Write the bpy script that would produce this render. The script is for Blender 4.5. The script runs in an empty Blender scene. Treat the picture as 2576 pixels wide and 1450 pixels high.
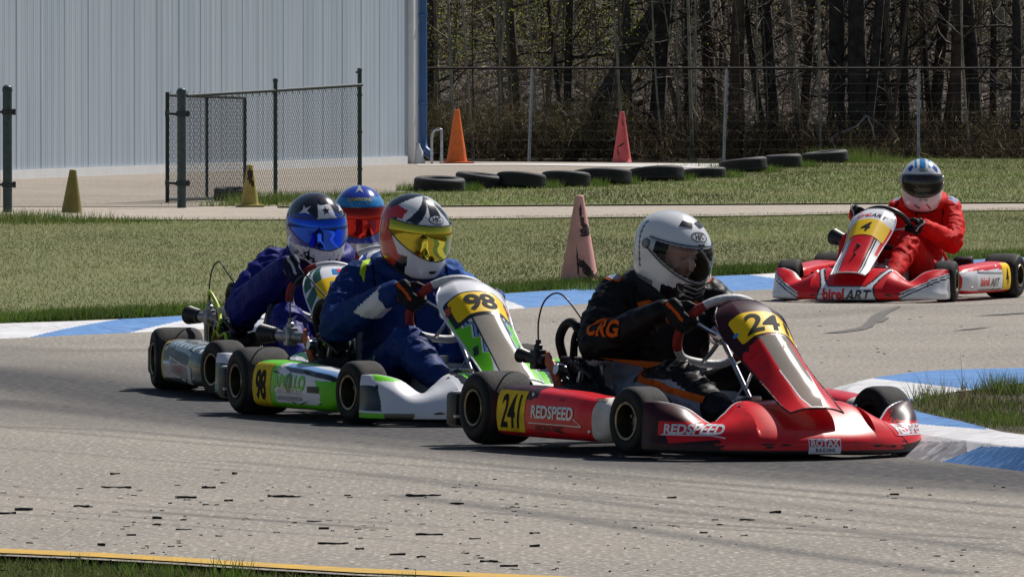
import bpy, bmesh, math, random
import numpy as np
from mathutils import Vector, Matrix, noise
from mathutils.bvhtree import BVHTree
PI = math.pi
SC = bpy.context.scene
COL = SC.collection
rnd = random.Random(7)

# ---------------------------------------------------------------- camera
FPX, CAMH, HORZ = 20620.0, 1.412, 187.3        # focal length in picture units (2576 wide), eye height, horizon row
TILT = math.atan((725 - HORZ) / FPX)
cd = bpy.data.cameras.new('camera')
cam = bpy.data.objects.new('camera', cd)
COL.objects.link(cam)
cam.location = (0, 0, CAMH)
cam.rotation_euler = (PI / 2 - TILT, 0, 0)
cd.sensor_width = 36
cd.lens = 36 * FPX / 2576
cd.clip_start = 0.5
cd.clip_end = 2000
SC.camera = cam

# ---------------------------------------------------------------- daylight
SUN_AZ = (0.62, 0.785)      # horizontal direction towards the sun: behind the scene, to the right
SUN_EL = math.radians(48)
w = bpy.data.worlds.new("World")
SC.world = w
w.use_nodes = True
nt = w.node_tree
nt.nodes.clear()
sky = nt.nodes.new('ShaderNodeTexSky')
sky.sky_type = 'NISHITA'
sky.sun_disc = False
sky.sun_elevation = SUN_EL
sky.sun_rotation = math.atan2(SUN_AZ[0], SUN_AZ[1])
sky.air_density = 1.0
sky.dust_density = 0.6
bg = nt.nodes.new('ShaderNodeBackground')
bg.inputs['Strength'].default_value = 0.053
wo = nt.nodes.new('ShaderNodeOutputWorld')
nt.links.new(sky.outputs[0], bg.inputs[0])
nt.links.new(bg.outputs[0], wo.inputs[0])
sl = bpy.data.lights.new('sun', 'SUN')
sl.energy = 5.0
sl.angle = math.radians(0.55)
sl.color = (1.0, 0.95, 0.885)
so = bpy.data.objects.new('sun', sl)
COL.objects.link(so)
ce = math.cos(SUN_EL)
sdir = Vector((SUN_AZ[0] * ce, SUN_AZ[1] * ce, math.sin(SUN_EL))).normalized()
so.rotation_euler = sdir.to_track_quat('Z', 'Y').to_euler()
so.location = (20, 40, 40)
SC.view_settings.view_transform = 'Standard'
SC.view_settings.look = 'None'
SC.view_settings.exposure = 0.04
SC.view_settings.gamma = 1.0
SC.cycles.max_bounces = 6
SC.cycles.transparent_max_bounces = 12
SC.cycles.caustics_reflective = False
SC.cycles.caustics_refractive = False


# ---------------------------------------------------------------- helpers
def at(px, py, z=0.0):
    """a traced point of the photograph -> the point of the level z that it stands on"""
    u, v = (px - 1288) / FPX, -(py - 725) / FPX
    c, s = math.cos(TILT), math.sin(TILT)
    dx, dy, dz = u, c + v * s, -s + v * c
    t = (z - CAMH) / dz
    return Vector((dx * t, dy * t, z))


def atd(px, py, d):
    """the point at distance d along the view of a traced point"""
    u, v = (px - 1288) / FPX, -(py - 725) / FPX
    c, s = math.cos(TILT), math.sin(TILT)
    dx, dy, dz = u, c + v * s, -s + v * c
    t = d / dy
    return Vector((dx * t, d, CAMH + dz * t))


def crv(pts, n):
    """n points on a Catmull-Rom curve through pts"""
    P = np.array(pts, float)
    P = np.vstack([2 * P[0] - P[1], P, 2 * P[-1] - P[-2]])
    m = len(P) - 3
    out = []
    for t in np.linspace(0, m - 1e-9, n):
        i = int(t)
        f = t - i
        a, b, c, d = P[i:i + 4]
        out.append(0.5 * (2 * b + (c - a) * f + (2 * a - 5 * b + 4 * c - d) * f * f + (3 * b - a - 3 * c + d) * f ** 3))
    return np.array(out)


class MB:
    """collects shapes; build() links them as one mesh object"""

    def __init__(s):
        s.v, s.f, s.m = [], [], []

    def add(s, verts, faces, mat=0):
        o = len(s.v)
        s.v.extend([tuple(p) for p in verts])
        s.f.extend([tuple(i + o for i in f) for f in faces])
        s.m.extend(mat if isinstance(mat, list) else [mat] * len(faces))
        return s

    def grid(s, P, mat=0, cu=False, cv=False):
        P = np.asarray(P, float)
        nu, nv = P.shape[:2]
        fs, ms = [], []
        for i in range(nu if cu else nu - 1):
            for j in range(nv if cv else nv - 1):
                a, b = i, (i + 1) % nu
                c, d = j, (j + 1) % nv
                fs.append((a * nv + c, b * nv + c, b * nv + d, a * nv + d))
                ms.append(mat(i / (nu - 1), j / (nv - 1), P[a, c]) if callable(mat) else mat)
        return s.add(P.reshape(-1, 3), fs, ms)

    def shell(s, P, th, mat=0, inner=None):
        """a sheet with thickness th on its back side"""
        P = np.asarray(P, float)
        du = np.gradient(P, axis=0)
        dv = np.gradient(P, axis=1)
        N = np.cross(du, dv)
        N /= np.linalg.norm(N, axis=2, keepdims=True) + 1e-12
        Q = P - N * th
        s.grid(P, mat)
        im = inner if inner is not None else (mat if not callable(mat) else 0)
        s.grid(Q[::-1], (lambda u, v, p: mat(1 - u, v, p)) if callable(mat) and inner is None else im)
        for e, g in ((P[0], Q[0]), (Q[-1], P[-1]), (Q[:, 0], P[:, 0]), (P[:, -1], Q[:, -1])):
            s.grid(np.stack([e, g]), im)
        return s

    def box(s, c, size, r=0.0, mat=0, M=None):
        bm = bmesh.new()
        bmesh.ops.create_cube(bm, size=1)
        for v in bm.verts:
            v.co = Vector((v.co.x * size[0], v.co.y * size[1], v.co.z * size[2]))
        if r > 0:
            bmesh.ops.bevel(bm, geom=bm.edges[:], offset=r, segments=2, affect='EDGES', profile=0.5)
        if M is not None:
            bm.transform(M.to_4x4())
        bm.verts.index_update()
        s.add([v.co + Vector(c) for v in bm.verts], [[v.index for v in f.verts] for f in bm.faces], mat)
        bm.free()
        return s

    def tube(s, pts, r, n=8, mat=0, closed=False, cap=True):
        P = [Vector(p) for p in pts]
        k = len(P)
        R = r if hasattr(r, '__len__') else [r] * k
        T = []
        for i in range(k):
            a = P[(i - 1) % k] if (closed or i > 0) else P[0]
            b = P[(i + 1) % k] if (closed or i < k - 1) else P[-1]
            T.append((b - a).normalized() if (b - a).length > 1e-9 else Vector((0, 0, 1)))
        u = T[0].orthogonal().normalized()
        vs = []
        for i in range(k):
            u = (u - T[i] * u.dot(T[i]))
            u = u.normalized() if u.length > 1e-6 else T[i].orthogonal().normalized()
            wv = T[i].cross(u)
            for j in range(n):
                a = 2 * PI * j / n
                vs.append(P[i] + (u * math.cos(a) + wv * math.sin(a)) * R[i])
        fs = []
        for i in range(k if closed else k - 1):
            b = (i + 1) % k
            for j in range(n):
                j2 = (j + 1) % n
                fs.append((i * n + j, i * n + j2, b * n + j2, b * n + j))
        if cap and not closed:
            fs.append(tuple(range(n - 1, -1, -1)))
            fs.append(tuple((k - 1) * n + j for j in range(n)))
        return s.add(vs, fs, mat)

    def lathe(s, prof, o=(0, 0, 0), ax=(0, 0, 1), n=32, mat=0):
        """prof: (radius, height) points about the axis ax"""
        A = Vector(ax).normalized()
        u = A.orthogonal().normalized()
        wv = A.cross(u)
        o = Vector(o)
        vs = []
        for (r, h) in prof:
            for j in range(n):
                a = 2 * PI * j / n
                vs.append(o + A * h + (u * math.cos(a) + wv * math.sin(a)) * r)
        fs, ms = [], []
        for i in range(len(prof) - 1):
            for j in range(n):
                j2 = (j + 1) % n
                fs.append((i * n + j, i * n + j2, (i + 1) * n + j2, (i + 1) * n + j))
                ms.append(mat[i] if isinstance(mat, (list, tuple)) else mat)
        return s.add(vs, fs, ms)

    def cap(s, p, q, r1, r2, n=14, mat=0):
        """tapered capsule"""
        p, q = Vector(p), Vector(q)
        d = (q - p)
        L = d.length
        d = d / L if L > 1e-6 else Vector((0, 0, 1))
        pr = []
        for i in range(5):
            a = -PI / 2 + PI / 2 * i / 4
            pr.append((max(r1 * math.cos(a), 1e-4), r1 * math.sin(a)))
        for i in range(5):
            a = PI / 2 * i / 4
            pr.append((max(r2 * math.cos(a), 1e-4), L + r2 * math.sin(a)))
        return s.lathe(pr, p, d, n, mat)

    def ell(s, c, rad, nu=20, nv=12, mat=0, M=None):
        vs = []
        for i in range(nv + 1):
            a = -PI / 2 + PI * i / nv
            for j in range(nu):
                b = 2 * PI * j / nu
                p = Vector((math.cos(a) * math.cos(b) * rad[0], math.cos(a) * math.sin(b) * rad[1], math.sin(a) * rad[2]))
                vs.append((M @ p if M is not None else p) + Vector(c))
        fs = [(i * nu + j, i * nu + (j + 1) % nu, (i + 1) * nu + (j + 1) % nu, (i + 1) * nu + j) for i in range(nv) for j in range(nu)]
        return s.add(vs, fs, mat)

    def build(s, name, mats, parent=None, smooth=35):
        me = bpy.data.meshes.new(name)
        me.from_pydata(s.v, [], s.f)
        for m in (mats if isinstance(mats, (list, tuple)) else [mats]):
            me.materials.append(m)
        me.polygons.foreach_set('material_index', s.m)
        if smooth:
            me.shade_smooth()
            me.set_sharp_from_angle(angle=math.radians(smooth))
        me.update()
        o = bpy.data.objects.new(name, me)
        COL.objects.link(o)
        if parent is not None:
            o.parent = parent
        return o


def tag(o, label=None, cat=None, group=None, kind=None):
    for k, v in (('label', label), ('category', cat), ('group', group), ('kind', kind)):
        if v:
            o[k] = v
    return o


def empty(name, loc=(0, 0, 0), rz=0.0):
    o = bpy.data.objects.new(name, None)
    COL.objects.link(o)
    o.location = loc
    o.rotation_euler = (0, 0, rz)
    o.empty_display_size = 0.2
    return o


def copy_tree(o, parent=None):
    c = o.copy()
    COL.objects.link(c)
    c.parent = parent
    for ch in list(o.children):
        copy_tree(ch, c)
    return c


def fast_mesh(name, V, F, mat, cols=None, parent=None, smooth=False):
    """numpy triangles / quads -> mesh, optional per-vertex tint attribute"""
    me = bpy.data.meshes.new(name)
    V = np.asarray(V, np.float32)
    F = np.asarray(F, np.int32)
    k = F.shape[1]
    me.vertices.add(len(V))
    me.vertices.foreach_set('co', V.ravel())
    me.loops.add(F.size)
    me.loops.foreach_set('vertex_index', F.ravel())
    me.polygons.add(len(F))
    me.polygons.foreach_set('loop_start', np.arange(0, F.size, k, dtype=np.int32))
    me.update(calc_edges=True)
    me.validate()
    if cols is not None:
        a = me.attributes.new('tint', 'FLOAT_COLOR', 'POINT')
        c = np.ones((len(V), 4), np.float32)
        c[:, :cols.shape[1]] = cols
        a.data.foreach_set('color', c.ravel())
    me.materials.append(mat)
    if smooth:
        me.shade_smooth()
    o = bpy.data.objects.new(name, me)
    COL.objects.link(o)
    if parent is not None:
        o.parent = parent
    return o


# ---------------------------------------------------------------- materials
def pm(name, col, rough=0.5, metal=0.0, coat=0.0, spec=0.5, var=0.12, vs=6.0, bump=0.0, bs=60.0, attr=None, alpha=1.0, transl=0.0, col2=None, thr=None):
    m = bpy.data.materials.new(name)
    m.use_nodes = True
    t = m.node_tree
    b = t.nodes['Principled BSDF']
    b.inputs['Roughness'].default_value = rough
    b.inputs['Metallic'].default_value = metal
    b.inputs['Coat Weight'].default_value = coat
    b.inputs['Coat Roughness'].default_value = 0.06
    b.inputs['Specular IOR Level'].default_value = spec
    b.inputs['Alpha'].default_value = alpha
    tc = t.nodes.new('ShaderNodeTexCoord')
    nz = t.nodes.new('ShaderNodeTexNoise')
    nz.inputs['Scale'].default_value = vs
    nz.inputs['Detail'].default_value = 5
    t.links.new(tc.outputs['Object'], nz.inputs['Vector'])
    mx = t.nodes.new('ShaderNodeMix')
    mx.data_type = 'RGBA'
    c2 = col2 or tuple(c * (1 - var * 2) for c in col)
    mx.inputs['A'].default_value = (*c2, 1)
    mx.inputs['B'].default_value = (*col, 1)
    if attr:
        mm = t.nodes.new('ShaderNodeMix')
        mm.data_type = 'RGBA'
        mm.blend_type = 'MULTIPLY'
        mm.inputs['Factor'].default_value = 1
        at_ = t.nodes.new('ShaderNodeAttribute')
        at_.attribute_name = attr
        t.links.new(at_.outputs['Color'], mm.inputs['A'])
        t.links.new(mx.outputs['Result'], mm.inputs['B'])
        out = mm.outputs['Result']
    else:
        out = mx.outputs['Result']
    rp = t.nodes.new('ShaderNodeMapRange')
    lo, hi = thr or (0.3, 0.62)
    rp.inputs['From Min'].default_value = lo
    rp.inputs['From Max'].default_value = hi
    t.links.new(nz.outputs['Fac'], rp.inputs['Value'])
    t.links.new(rp.outputs['Result'], mx.inputs['Factor'])
    t.links.new(out, b.inputs['Base Color'])
    if bump > 0:
        n2 = t.nodes.new('ShaderNodeTexNoise')
        n2.inputs['Scale'].default_value = bs
        n2.inputs['Detail'].default_value = 4
        t.links.new(tc.outputs['Object'], n2.inputs['Vector'])
        bp = t.nodes.new('ShaderNodeBump')
        bp.inputs['Strength'].default_value = bump
        bp.inputs['Distance'].default_value = 0.01
        t.links.new(n2.outputs['Fac'], bp.inputs['Height'])
        t.links.new(bp.outputs['Normal'], b.inputs['Normal'])
    if transl > 0:
        tr = t.nodes.new('ShaderNodeBsdfTranslucent')
        t.links.new(out, tr.inputs['Color'])
        ms = t.nodes.new('ShaderNodeMixShader')
        ms.inputs[0].default_value = transl
        t.links.new(b.outputs[0], ms.inputs[1])
        t.links.new(tr.outputs[0], ms.inputs[2])
        t.links.new(ms.outputs[0], t.nodes['Material Output'].inputs['Surface'])
    return m


def visor_glass(name, tint, gloss=0.16):
    m = bpy.data.materials.new(name)
    m.use_nodes = True
    t = m.node_tree
    t.nodes.remove(t.nodes['Principled BSDF'])
    a = t.nodes.new('ShaderNodeBsdfTransparent')
    a.inputs['Color'].default_value = (*tint, 1)
    g = t.nodes.new('ShaderNodeBsdfGlossy')
    g.inputs['Roughness'].default_value = 0.04
    fr = t.nodes.new('ShaderNodeFresnel')
    fr.inputs['IOR'].default_value = 1.38
    mp = t.nodes.new('ShaderNodeMath')
    mp.operation = 'ADD'
    mp.inputs[1].default_value = gloss
    ms = t.nodes.new('ShaderNodeMixShader')
    t.links.new(fr.outputs[0], mp.inputs[0])
    t.links.new(mp.outputs[0], ms.inputs[0])
    t.links.new(a.outputs[0], ms.inputs[1])
    t.links.new(g.outputs[0], ms.inputs[2])
    t.links.new(ms.outputs[0], t.nodes['Material Output'].inputs['Surface'])
    return m


def mirror(name, col, rough=0.06, col2=None, vs=5):
    return pm(name, col, rough=rough, metal=1.0, coat=0.5, var=0.1, col2=col2, vs=vs)


M = {}
M['red'] = pm('red_paint', (0.74, 0.009, 0.014), 0.34, coat=0.25, spec=0.3, col2=(0.5, 0.012, 0.016), vs=18, thr=(0.3, 0.46))
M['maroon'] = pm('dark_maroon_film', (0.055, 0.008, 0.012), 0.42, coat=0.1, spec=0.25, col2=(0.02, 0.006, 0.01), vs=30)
M['white'] = pm('white_plastic', (0.78, 0.78, 0.82), 0.38, coat=0.3, var=0.05)
M['cream'] = pm('scuffed_white_plastic', (0.72, 0.68, 0.62), 0.5, col2=(0.5, 0.46, 0.4), vs=14)
M['black'] = pm('black_plastic', (0.014, 0.014, 0.016), 0.4, var=0.2)
M['gblack'] = pm('gloss_black_film', (0.012, 0.012, 0.014), 0.2, coat=0.5)
M['rubber'] = pm('tyre_rubber', (0.009, 0.009, 0.01), 0.6, spec=0.25, var=0.25, vs=30, bump=0.15, bs=200)
M['tread'] = pm('worn_tread', (0.04, 0.039, 0.039), 0.75, spec=0.25, col2=(0.018, 0.018, 0.018), vs=22, bump=0.4, bs=260)
M['rim'] = pm('bronze_magnesium', (0.055, 0.045, 0.03), 0.45, metal=0.6, var=0.3, vs=20)
M['rimlip'] = pm('gold_rim_lip', (0.32, 0.27, 0.16), 0.35, metal=0.7, var=0.3, vs=30)
M['yellow'] = pm('number_yellow', (0.95, 0.6, 0.004), 0.5, coat=0.05, spec=0.25, var=0.06)
M['yellow_dirty'] = pm('faded_number_yellow', (0.85, 0.58, 0.01), 0.55, spec=0.2, var=0.15, vs=15)
M['green'] = pm('lime_green_film', (0.16, 0.66, 0.008), 0.4, coat=0.2, spec=0.3, var=0.08)
M['dgreen'] = pm('dark_green_film', (0.02, 0.13, 0.075), 0.35, coat=0.5, var=0.2, vs=20)
M['silverpanel'] = pm('frosted_clear_panel', (0.74, 0.68, 0.6), 0.12, coat=0.8, var=0.1, vs=5, transl=0.62)
M['steel'] = pm('bright_steel', (0.6, 0.6, 0.62), 0.25, metal=1.0, var=0.15, vs=30)
M['alu'] = pm('cast_aluminium', (0.4, 0.4, 0.42), 0.45, metal=0.9, var=0.25, vs=30)
M['orange'] = pm('orange_red_bracket', (0.5, 0.085, 0.02), 0.5, var=0.2, vs=25)
M['frame'] = pm('painted_frame_tube', (0.1, 0.012, 0.012), 0.35, coat=0.4)
M['engine'] = pm('dark_engine_casting', (0.03, 0.03, 0.033), 0.5, metal=0.4, var=0.3, vs=40)
M['seatgrey'] = pm('grey_fibreglass', (0.2, 0.21, 0.24), 0.4, coat=0.3, var=0.1)
M['tank'] = pm('milky_tank_plastic', (0.55, 0.55, 0.52), 0.4, var=0.1)
M['redgrip'] = pm('red_grip', (0.32, 0.02, 0.018), 0.7, var=0.2, vs=60, bump=0.3)
M['whitegrip'] = pm('pale_grip', (0.62, 0.62, 0.63), 0.55, var=0.12, vs=60, bump=0.2)
M['hose'] = pm('lime_hose', (0.45, 0.62, 0.01), 0.35, coat=0.3)
M['bluepurple'] = pm('violet_plastic', (0.06, 0.04, 0.42), 0.35, coat=0.4)
M['skin'] = pm('skin', (0.5, 0.27, 0.19), 0.5, var=0.1, vs=25)
M['lining'] = pm('helmet_lining', (0.012, 0.012, 0.014), 0.9)
M['hblack'] = pm('helmet_black', (0.012, 0.012, 0.016), 0.2, coat=0.8)
M['hwhite'] = pm('helmet_white', (0.8, 0.81, 0.83), 0.22, coat=0.9, var=0.03)
M['hred'] = pm('helmet_red', (0.6, 0.015, 0.015), 0.22, coat=0.8, var=0.05)
M['hblue'] = pm('helmet_blue', (0.012, 0.045, 0.42), 0.2, coat=0.9, var=0.15)
M['hcyan'] = pm('helmet_light_blue', (0.02, 0.26, 0.62), 0.22, coat=0.9, var=0.1)
M['hsilver'] = pm('helmet_silver', (0.6, 0.62, 0.66), 0.3, metal=0.6, coat=0.6, var=0.1)
M['hpattern'] = pm('mottled_helmet_film', (0.75, 0.76, 0.8), 0.25, coat=0.8, col2=(0.03, 0.03, 0.05), vs=38, thr=(0.4, 0.44))
M['eyewhite'] = pm('eye_white', (0.36, 0.33, 0.31), 0.4, var=0.05)
M['ink'] = pm('black_number_ink', (0.012, 0.012, 0.013), 0.7, spec=0.15)
M['gold'] = pm('yellow_film', (0.6, 0.45, 0.05), 0.4)


# ---------------------------------------------------------------- flat artwork laid on a surface
_tc = {}


def text2d(s, size=1.0, shear=0.0, bold=0.0, space=1.0):
    key = (s, size, shear, bold, space)
    if key in _tc:
        return _tc[key]
    cu = bpy.data.curves.new('lettering', 'FONT')
    cu.body = s
    cu.size = size
    cu.shear = shear
    cu.offset = bold * size
    cu.space_character = space
    cu.align_x = 'CENTER'
    cu.align_y = 'CENTER'
    cu.resolution_u = 3
    ob = bpy.data.objects.new('lettering', cu)
    COL.objects.link(ob)
    bpy.context.view_layer.update()
    me = bpy.data.meshes.new_from_object(ob.evaluated_get(bpy.context.evaluated_depsgraph_get()))
    V = [(v.co.x, v.co.y) for v in me.vertices]
    F = [tuple(p.vertices) for p in me.polygons]
    bpy.data.objects.remove(ob)
    bpy.data.curves.remove(cu)
    bpy.data.meshes.remove(me)
    # centre the ink itself
    A = np.array(V)
    c = (A.max(0) + A.min(0)) / 2
    V = [tuple(p) for p in A - c]
    _tc[key] = (V, F)
    return V, F


def poly2d(*polys):
    V, F = [], []
    for p in polys:
        F.append(tuple(range(len(V), len(V) + len(p))))
        V += [tuple(q) for q in p]
    return V, F


def rect2d(w_, h_, cx=0, cy=0, r=0.0):
    a, b = w_ / 2, h_ / 2
    if r <= 0:
        return poly2d([(cx - a, cy - b), (cx + a, cy - b), (cx + a, cy + b), (cx - a, cy + b)])
    pts = []
    for (sx, sy, a0) in ((1, -1, -90), (1, 1, 0), (-1, 1, 90), (-1, -1, 180)):
        for k in range(5):
            t = math.radians(a0 + 90 * k / 4)
            pts.append((cx + sx * (a - r) + r * math.cos(t), cy + sy * (b - r) + r * math.sin(t)))
    return poly2d(pts)


def oval2d(a, b, n=28, hole=0.0, hb=None):
    o = [(a * math.cos(2 * PI * k / n), b * math.sin(2 * PI * k / n)) for k in range(n)]
    if not hole:
        return poly2d(o)
    hb = hb or b * hole / a
    i = [(hole * math.cos(2 * PI * k / n), hb * math.sin(2 * PI * k / n)) for k in range(n)]
    return o + i, [(k, (k + 1) % n, n + (k + 1) % n, n + k) for k in range(n)]


def stroke2d(pts, wd):
    """a bent band of width wd along pts"""
    P = [Vector((p[0], p[1])) for p in pts]
    L, R = [], []
    for i in range(len(P)):
        d = (P[min(i + 1, len(P) - 1)] - P[max(i - 1, 0)]).normalized()
        n = Vector((-d.y, d.x)) * (wd / 2)
        L.append(P[i] + n)
        R.append(P[i] - n)
    V = [tuple(p) for p in L + R]
    k = len(P)
    return V, [(i, i + 1, k + i + 1, k + i) for i in range(k - 1)]


def shift2d(g, dx=0.0, dy=0.0, rot=0.0, s=1.0):
    c, sn = math.cos(rot) * s, math.sin(rot) * s
    return [(x * c - y * sn + dx, x * sn + y * c + dy) for x, y in g[0]], g[1]


def join2d(*gs):
    V, F = [], []
    for g in gs:
        o = len(V)
        V += list(g[0])
        F += [tuple(i + o for i in f) for f in g[1]]
    return V, F


def lay(g, mapper, off, maxlen=0.016):
    """flat artwork -> 3-D verts / faces lying on a surface"""
    bm = bmesh.new()
    vs = [bm.verts.new((x, y, 0)) for x, y in g[0]]
    for f in g[1]:
        try:
            bm.faces.new([vs[i] for i in f])
        except ValueError:
            pass
    bmesh.ops.triangulate(bm, faces=bm.faces[:])
    for _ in range(5):
        long_ = [e for e in bm.edges if e.calc_length() > maxlen]
        if not long_:
            break
        bmesh.ops.subdivide_edges(bm, edges=long_, cuts=1)
        bmesh.ops.triangulate(bm, faces=bm.faces[:])
    bm.verts.index_update()
    V = []
    for v in bm.verts:
        co, n = mapper(v.co.x, v.co.y)
        V.append(co + n * off)
    F = [[v.index for v in f.verts] for f in bm.faces]
    bm.free()
    return V, F


def decal(name, g, mapper, mat, parent, off=0.002, maxlen=0.016):
    V, F = lay(g, mapper, off, maxlen)
    return MB().add(V, F).build(name, mat, parent, smooth=60)


def caster(mb, O, A, B, D, back=0.3):
    """mapper that throws flat artwork along D onto the shapes in mb"""
    tree = mb if isinstance(mb, BVHTree) else BVHTree.FromPolygons([tuple(p) for p in mb.v], [tuple(f) for f in mb.f])
    O, A, B, D = Vector(O), Vector(A).normalized(), Vector(B).normalized(), Vector(D).normalized()

    def f(a, b):
        p = O + A * a + B * b
        loc, n, i, d = tree.ray_cast(p - D * back, D)
        if loc is None:
            loc, n, i, d = tree.find_nearest(p)
        if n.dot(D) > 0:
            n = -n
        return loc, n
    return f


# ================================================================ THE GROUND
def sheet(name, pts, z, mat, kind='structure'):
    mb = MB()
    mb.add([(p[0], p[1], z) for p in pts], [tuple(range(len(pts)))])
    o = mb.build(name, mat, None, smooth=0)
    tag(o, kind=kind)
    return o


def noise_ground(name, c1, c2, c3, s1, s2, rough=0.9, speck=(0.5, 0.62), bump=0.3, attr=None, rubber=None, stretch=None, pits=0.55):
    """two-scale mottled ground: patches c1/c2, fine grains of c3; optional 'tint' attribute lays rubber on it"""
    m = bpy.data.materials.new(name)
    m.use_nodes = True
    t = m.node_tree
    b = t.nodes['Principled BSDF']
    b.inputs['Roughness'].default_value = rough
    b.inputs['Specular IOR Level'].default_value = 0.25
    tc = t.nodes.new('ShaderNodeTexCoord')
    mp = t.nodes.new('ShaderNodeMapping')
    if stretch:
        mp.inputs['Scale'].default_value = stretch
    t.links.new(tc.outputs['Object'], mp.inputs['Vector'])

    def nz(scale, det=4):
        n = t.nodes.new('ShaderNodeTexNoise')
        n.inputs['Scale'].default_value = scale
        n.inputs['Detail'].default_value = det
        t.links.new(mp.outputs[0], n.inputs['Vector'])
        return n

    def ramp(n, lo, hi):
        r = t.nodes.new('ShaderNodeMapRange')
        r.inputs['From Min'].default_value = lo
        r.inputs['From Max'].default_value = hi
        t.links.new(n.outputs['Fac'], r.inputs['Value'])
        return r

    def mix(fac, a, bb):
        x = t.nodes.new('ShaderNodeMix')
        x.data_type = 'RGBA'
        t.links.new(fac, x.inputs['Factor'])
        for k, v in (('A', a), ('B', bb)):
            if isinstance(v, tuple):
                x.inputs[k].default_value = (*v, 1)
            else:
                t.links.new(v, x.inputs[k])
        return x.outputs['Result']
    c = mix(ramp(nz(s1), 0.35, 0.65).outputs[0], c1, c2)
    fine = nz(s2, 3)
    c = mix(ramp(fine, *speck).outputs[0], c, c3)
    dark = nz(s2 * 0.7, 2)
    dk = ramp(dark, 0.42, 0.34)
    mm = t.nodes.new('ShaderNodeMath')
    mm.operation = 'MULTIPLY'
    mm.inputs[1].default_value = pits
    t.links.new(dk.outputs[0], mm.inputs[0])
    c = mix(mm.outputs[0], c, tuple(v * 0.35 for v in c1))
    if rubber:
        a = t.nodes.new('ShaderNodeAttribute')
        a.attribute_name = 'tint'
        sep = t.nodes.new('ShaderNodeSeparateColor')
        t.links.new(a.outputs['Color'], sep.inputs[0])
        gr = nz(s2 * 0.5, 3)
        ad = t.nodes.new('ShaderNodeMath')
        ad.operation = 'MULTIPLY_ADD'
        r2 = ramp(gr, 0.3, 0.7)
        t.links.new(r2.outputs[0], ad.inputs[0])
        ad.inputs[1].default_value = 0.5
        ad.inputs[2].default_value = 0.7
        mu = t.nodes.new('ShaderNodeMath')
        mu.operation = 'MULTIPLY'
        mu.use_clamp = True
        t.links.new(sep.outputs[0], mu.inputs[0])
        t.links.new(ad.outputs[0], mu.inputs[1])
        c = mix(mu.outputs[0], c, rubber)
    t.links.new(c, b.inputs['Base Color'])
    bp = t.nodes.new('ShaderNodeBump')
    bp.inputs['Strength'].default_value = bump
    bp.inputs['Distance'].default_value = 0.006
    t.links.new(fine.outputs['Fac'], bp.inputs['Height'])
    t.links.new(bp.outputs['Normal'], b.inputs['Normal'])
    return m


m_soil = noise_ground('soil', (0.07, 0.055, 0.035), (0.045, 0.038, 0.022), (0.11, 0.09, 0.06), 1.5, 40)
m_turf = noise_ground('turf', (0.155, 0.16, 0.06), (0.12, 0.14, 0.042), (0.23, 0.22, 0.115), 0.8, 30, bump=0.6)
m_asph = noise_ground('asphalt', (0.228, 0.206, 0.178), (0.29, 0.26, 0.222), (0.56, 0.52, 0.47), 0.5, 46, rubber=(0.045, 0.045, 0.05), bump=0.8, speck=(0.55, 0.66))
m_path = noise_ground('pale_asphalt', (0.36, 0.31, 0.25), (0.42, 0.36, 0.3), (0.47, 0.42, 0.36), 0.7, 25)
m_lot = noise_ground('concrete', (0.26, 0.222, 0.18), (0.32, 0.275, 0.225), (0.37, 0.325, 0.27), 0.35, 20, bump=0.2)
m_pale = noise_ground('pale_concrete', (0.56, 0.53, 0.5), (0.62, 0.59, 0.56), (0.66, 0.63, 0.6), 0.5, 18, bump=0.2)

sheet('ground', [(-500, -200), (500, -200), (500, 900), (-500, 900)], -0.03, m_soil)

# the track: one fine sheet, with the black of rubbered-in lines as a stain of its own shape
NX, NY = 230, 700
xs = np.linspace(-9, 9, NX)
xs = np.sign(xs) * (np.abs(xs) / 9) ** 1.35 * 9
top = [(-300, 1363), (0, 1381), (240, 1391), (430, 1402), (600, 1413), (900, 1431), (1290, 1446), (1700, 1464), (2200, 1488), (2900, 1522)]
near = np.array([tuple(at(x, y + 15)) for x, y in [(-3000, 1240), (-1500, 1310)] + top + [(5000, 1640)]])
ylow = np.interp(xs, near[:, 0], near[:, 1])
GX = np.repeat(xs[:, None], NY, 1)
GY = ylow[:, None] + (np.linspace(0, 1, NY) ** 1.5)[None, :] * (64 - ylow[:, None])


def to_pic(X, Y, Z=0.0):
    c, s = math.cos(TILT), math.sin(TILT)
    z = Z - CAMH
    d = Y * c - z * s
    return 1288 + FPX * X / d, 725 - FPX * (Y * s + z * c) / d


# rubber lines as world polylines: (points traced on the track, half width in m across, strength)
RUB = []


def rub(pts, hw, st):
    RUB.append((np.array([tuple(at(*p))[:2] for p in pts]), hw, st))


rub([(-700, 905), (-200, 930), (0, 950), (300, 985), (700, 1050), (1200, 1100), (1700, 1145), (2200, 1180), (2600, 1205), (3200, 1240)], 0.8, 0.98)
rub([(-500, 985), (0, 1010), (400, 1050), (900, 1105), (1500, 1160), (2100, 1205), (2700, 1235)], 0.34, 0.8)
rub([(-300, 890), (200, 930), (350, 950)], 1.0, 0.42)
rub([(-400, 1040), (0, 1040), (500, 1075)], 0.6, 0.42)
for k in range(26):
    y0_, dy_ = 960 + 13 * k + rnd.uniform(-5, 5), rnd.uniform(90, 130)
    xa = rnd.uniform(-300, 1400)
    xb = xa + rnd.uniform(500, 1500)
    rub([(x_, y0_ + dy_ * (x_ / 1288) * (1 - 0.1 * x_ / 1288)) for x_ in np.linspace(xa, xb, 6)], rnd.uniform(0.015, 0.05), rnd.uniform(0.25, 0.6))
rub([(-200, 1065), (300, 1082), (800, 1125), (1300, 1175), (1800, 1215), (2576, 1275)], 0.07, 0.55)
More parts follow.
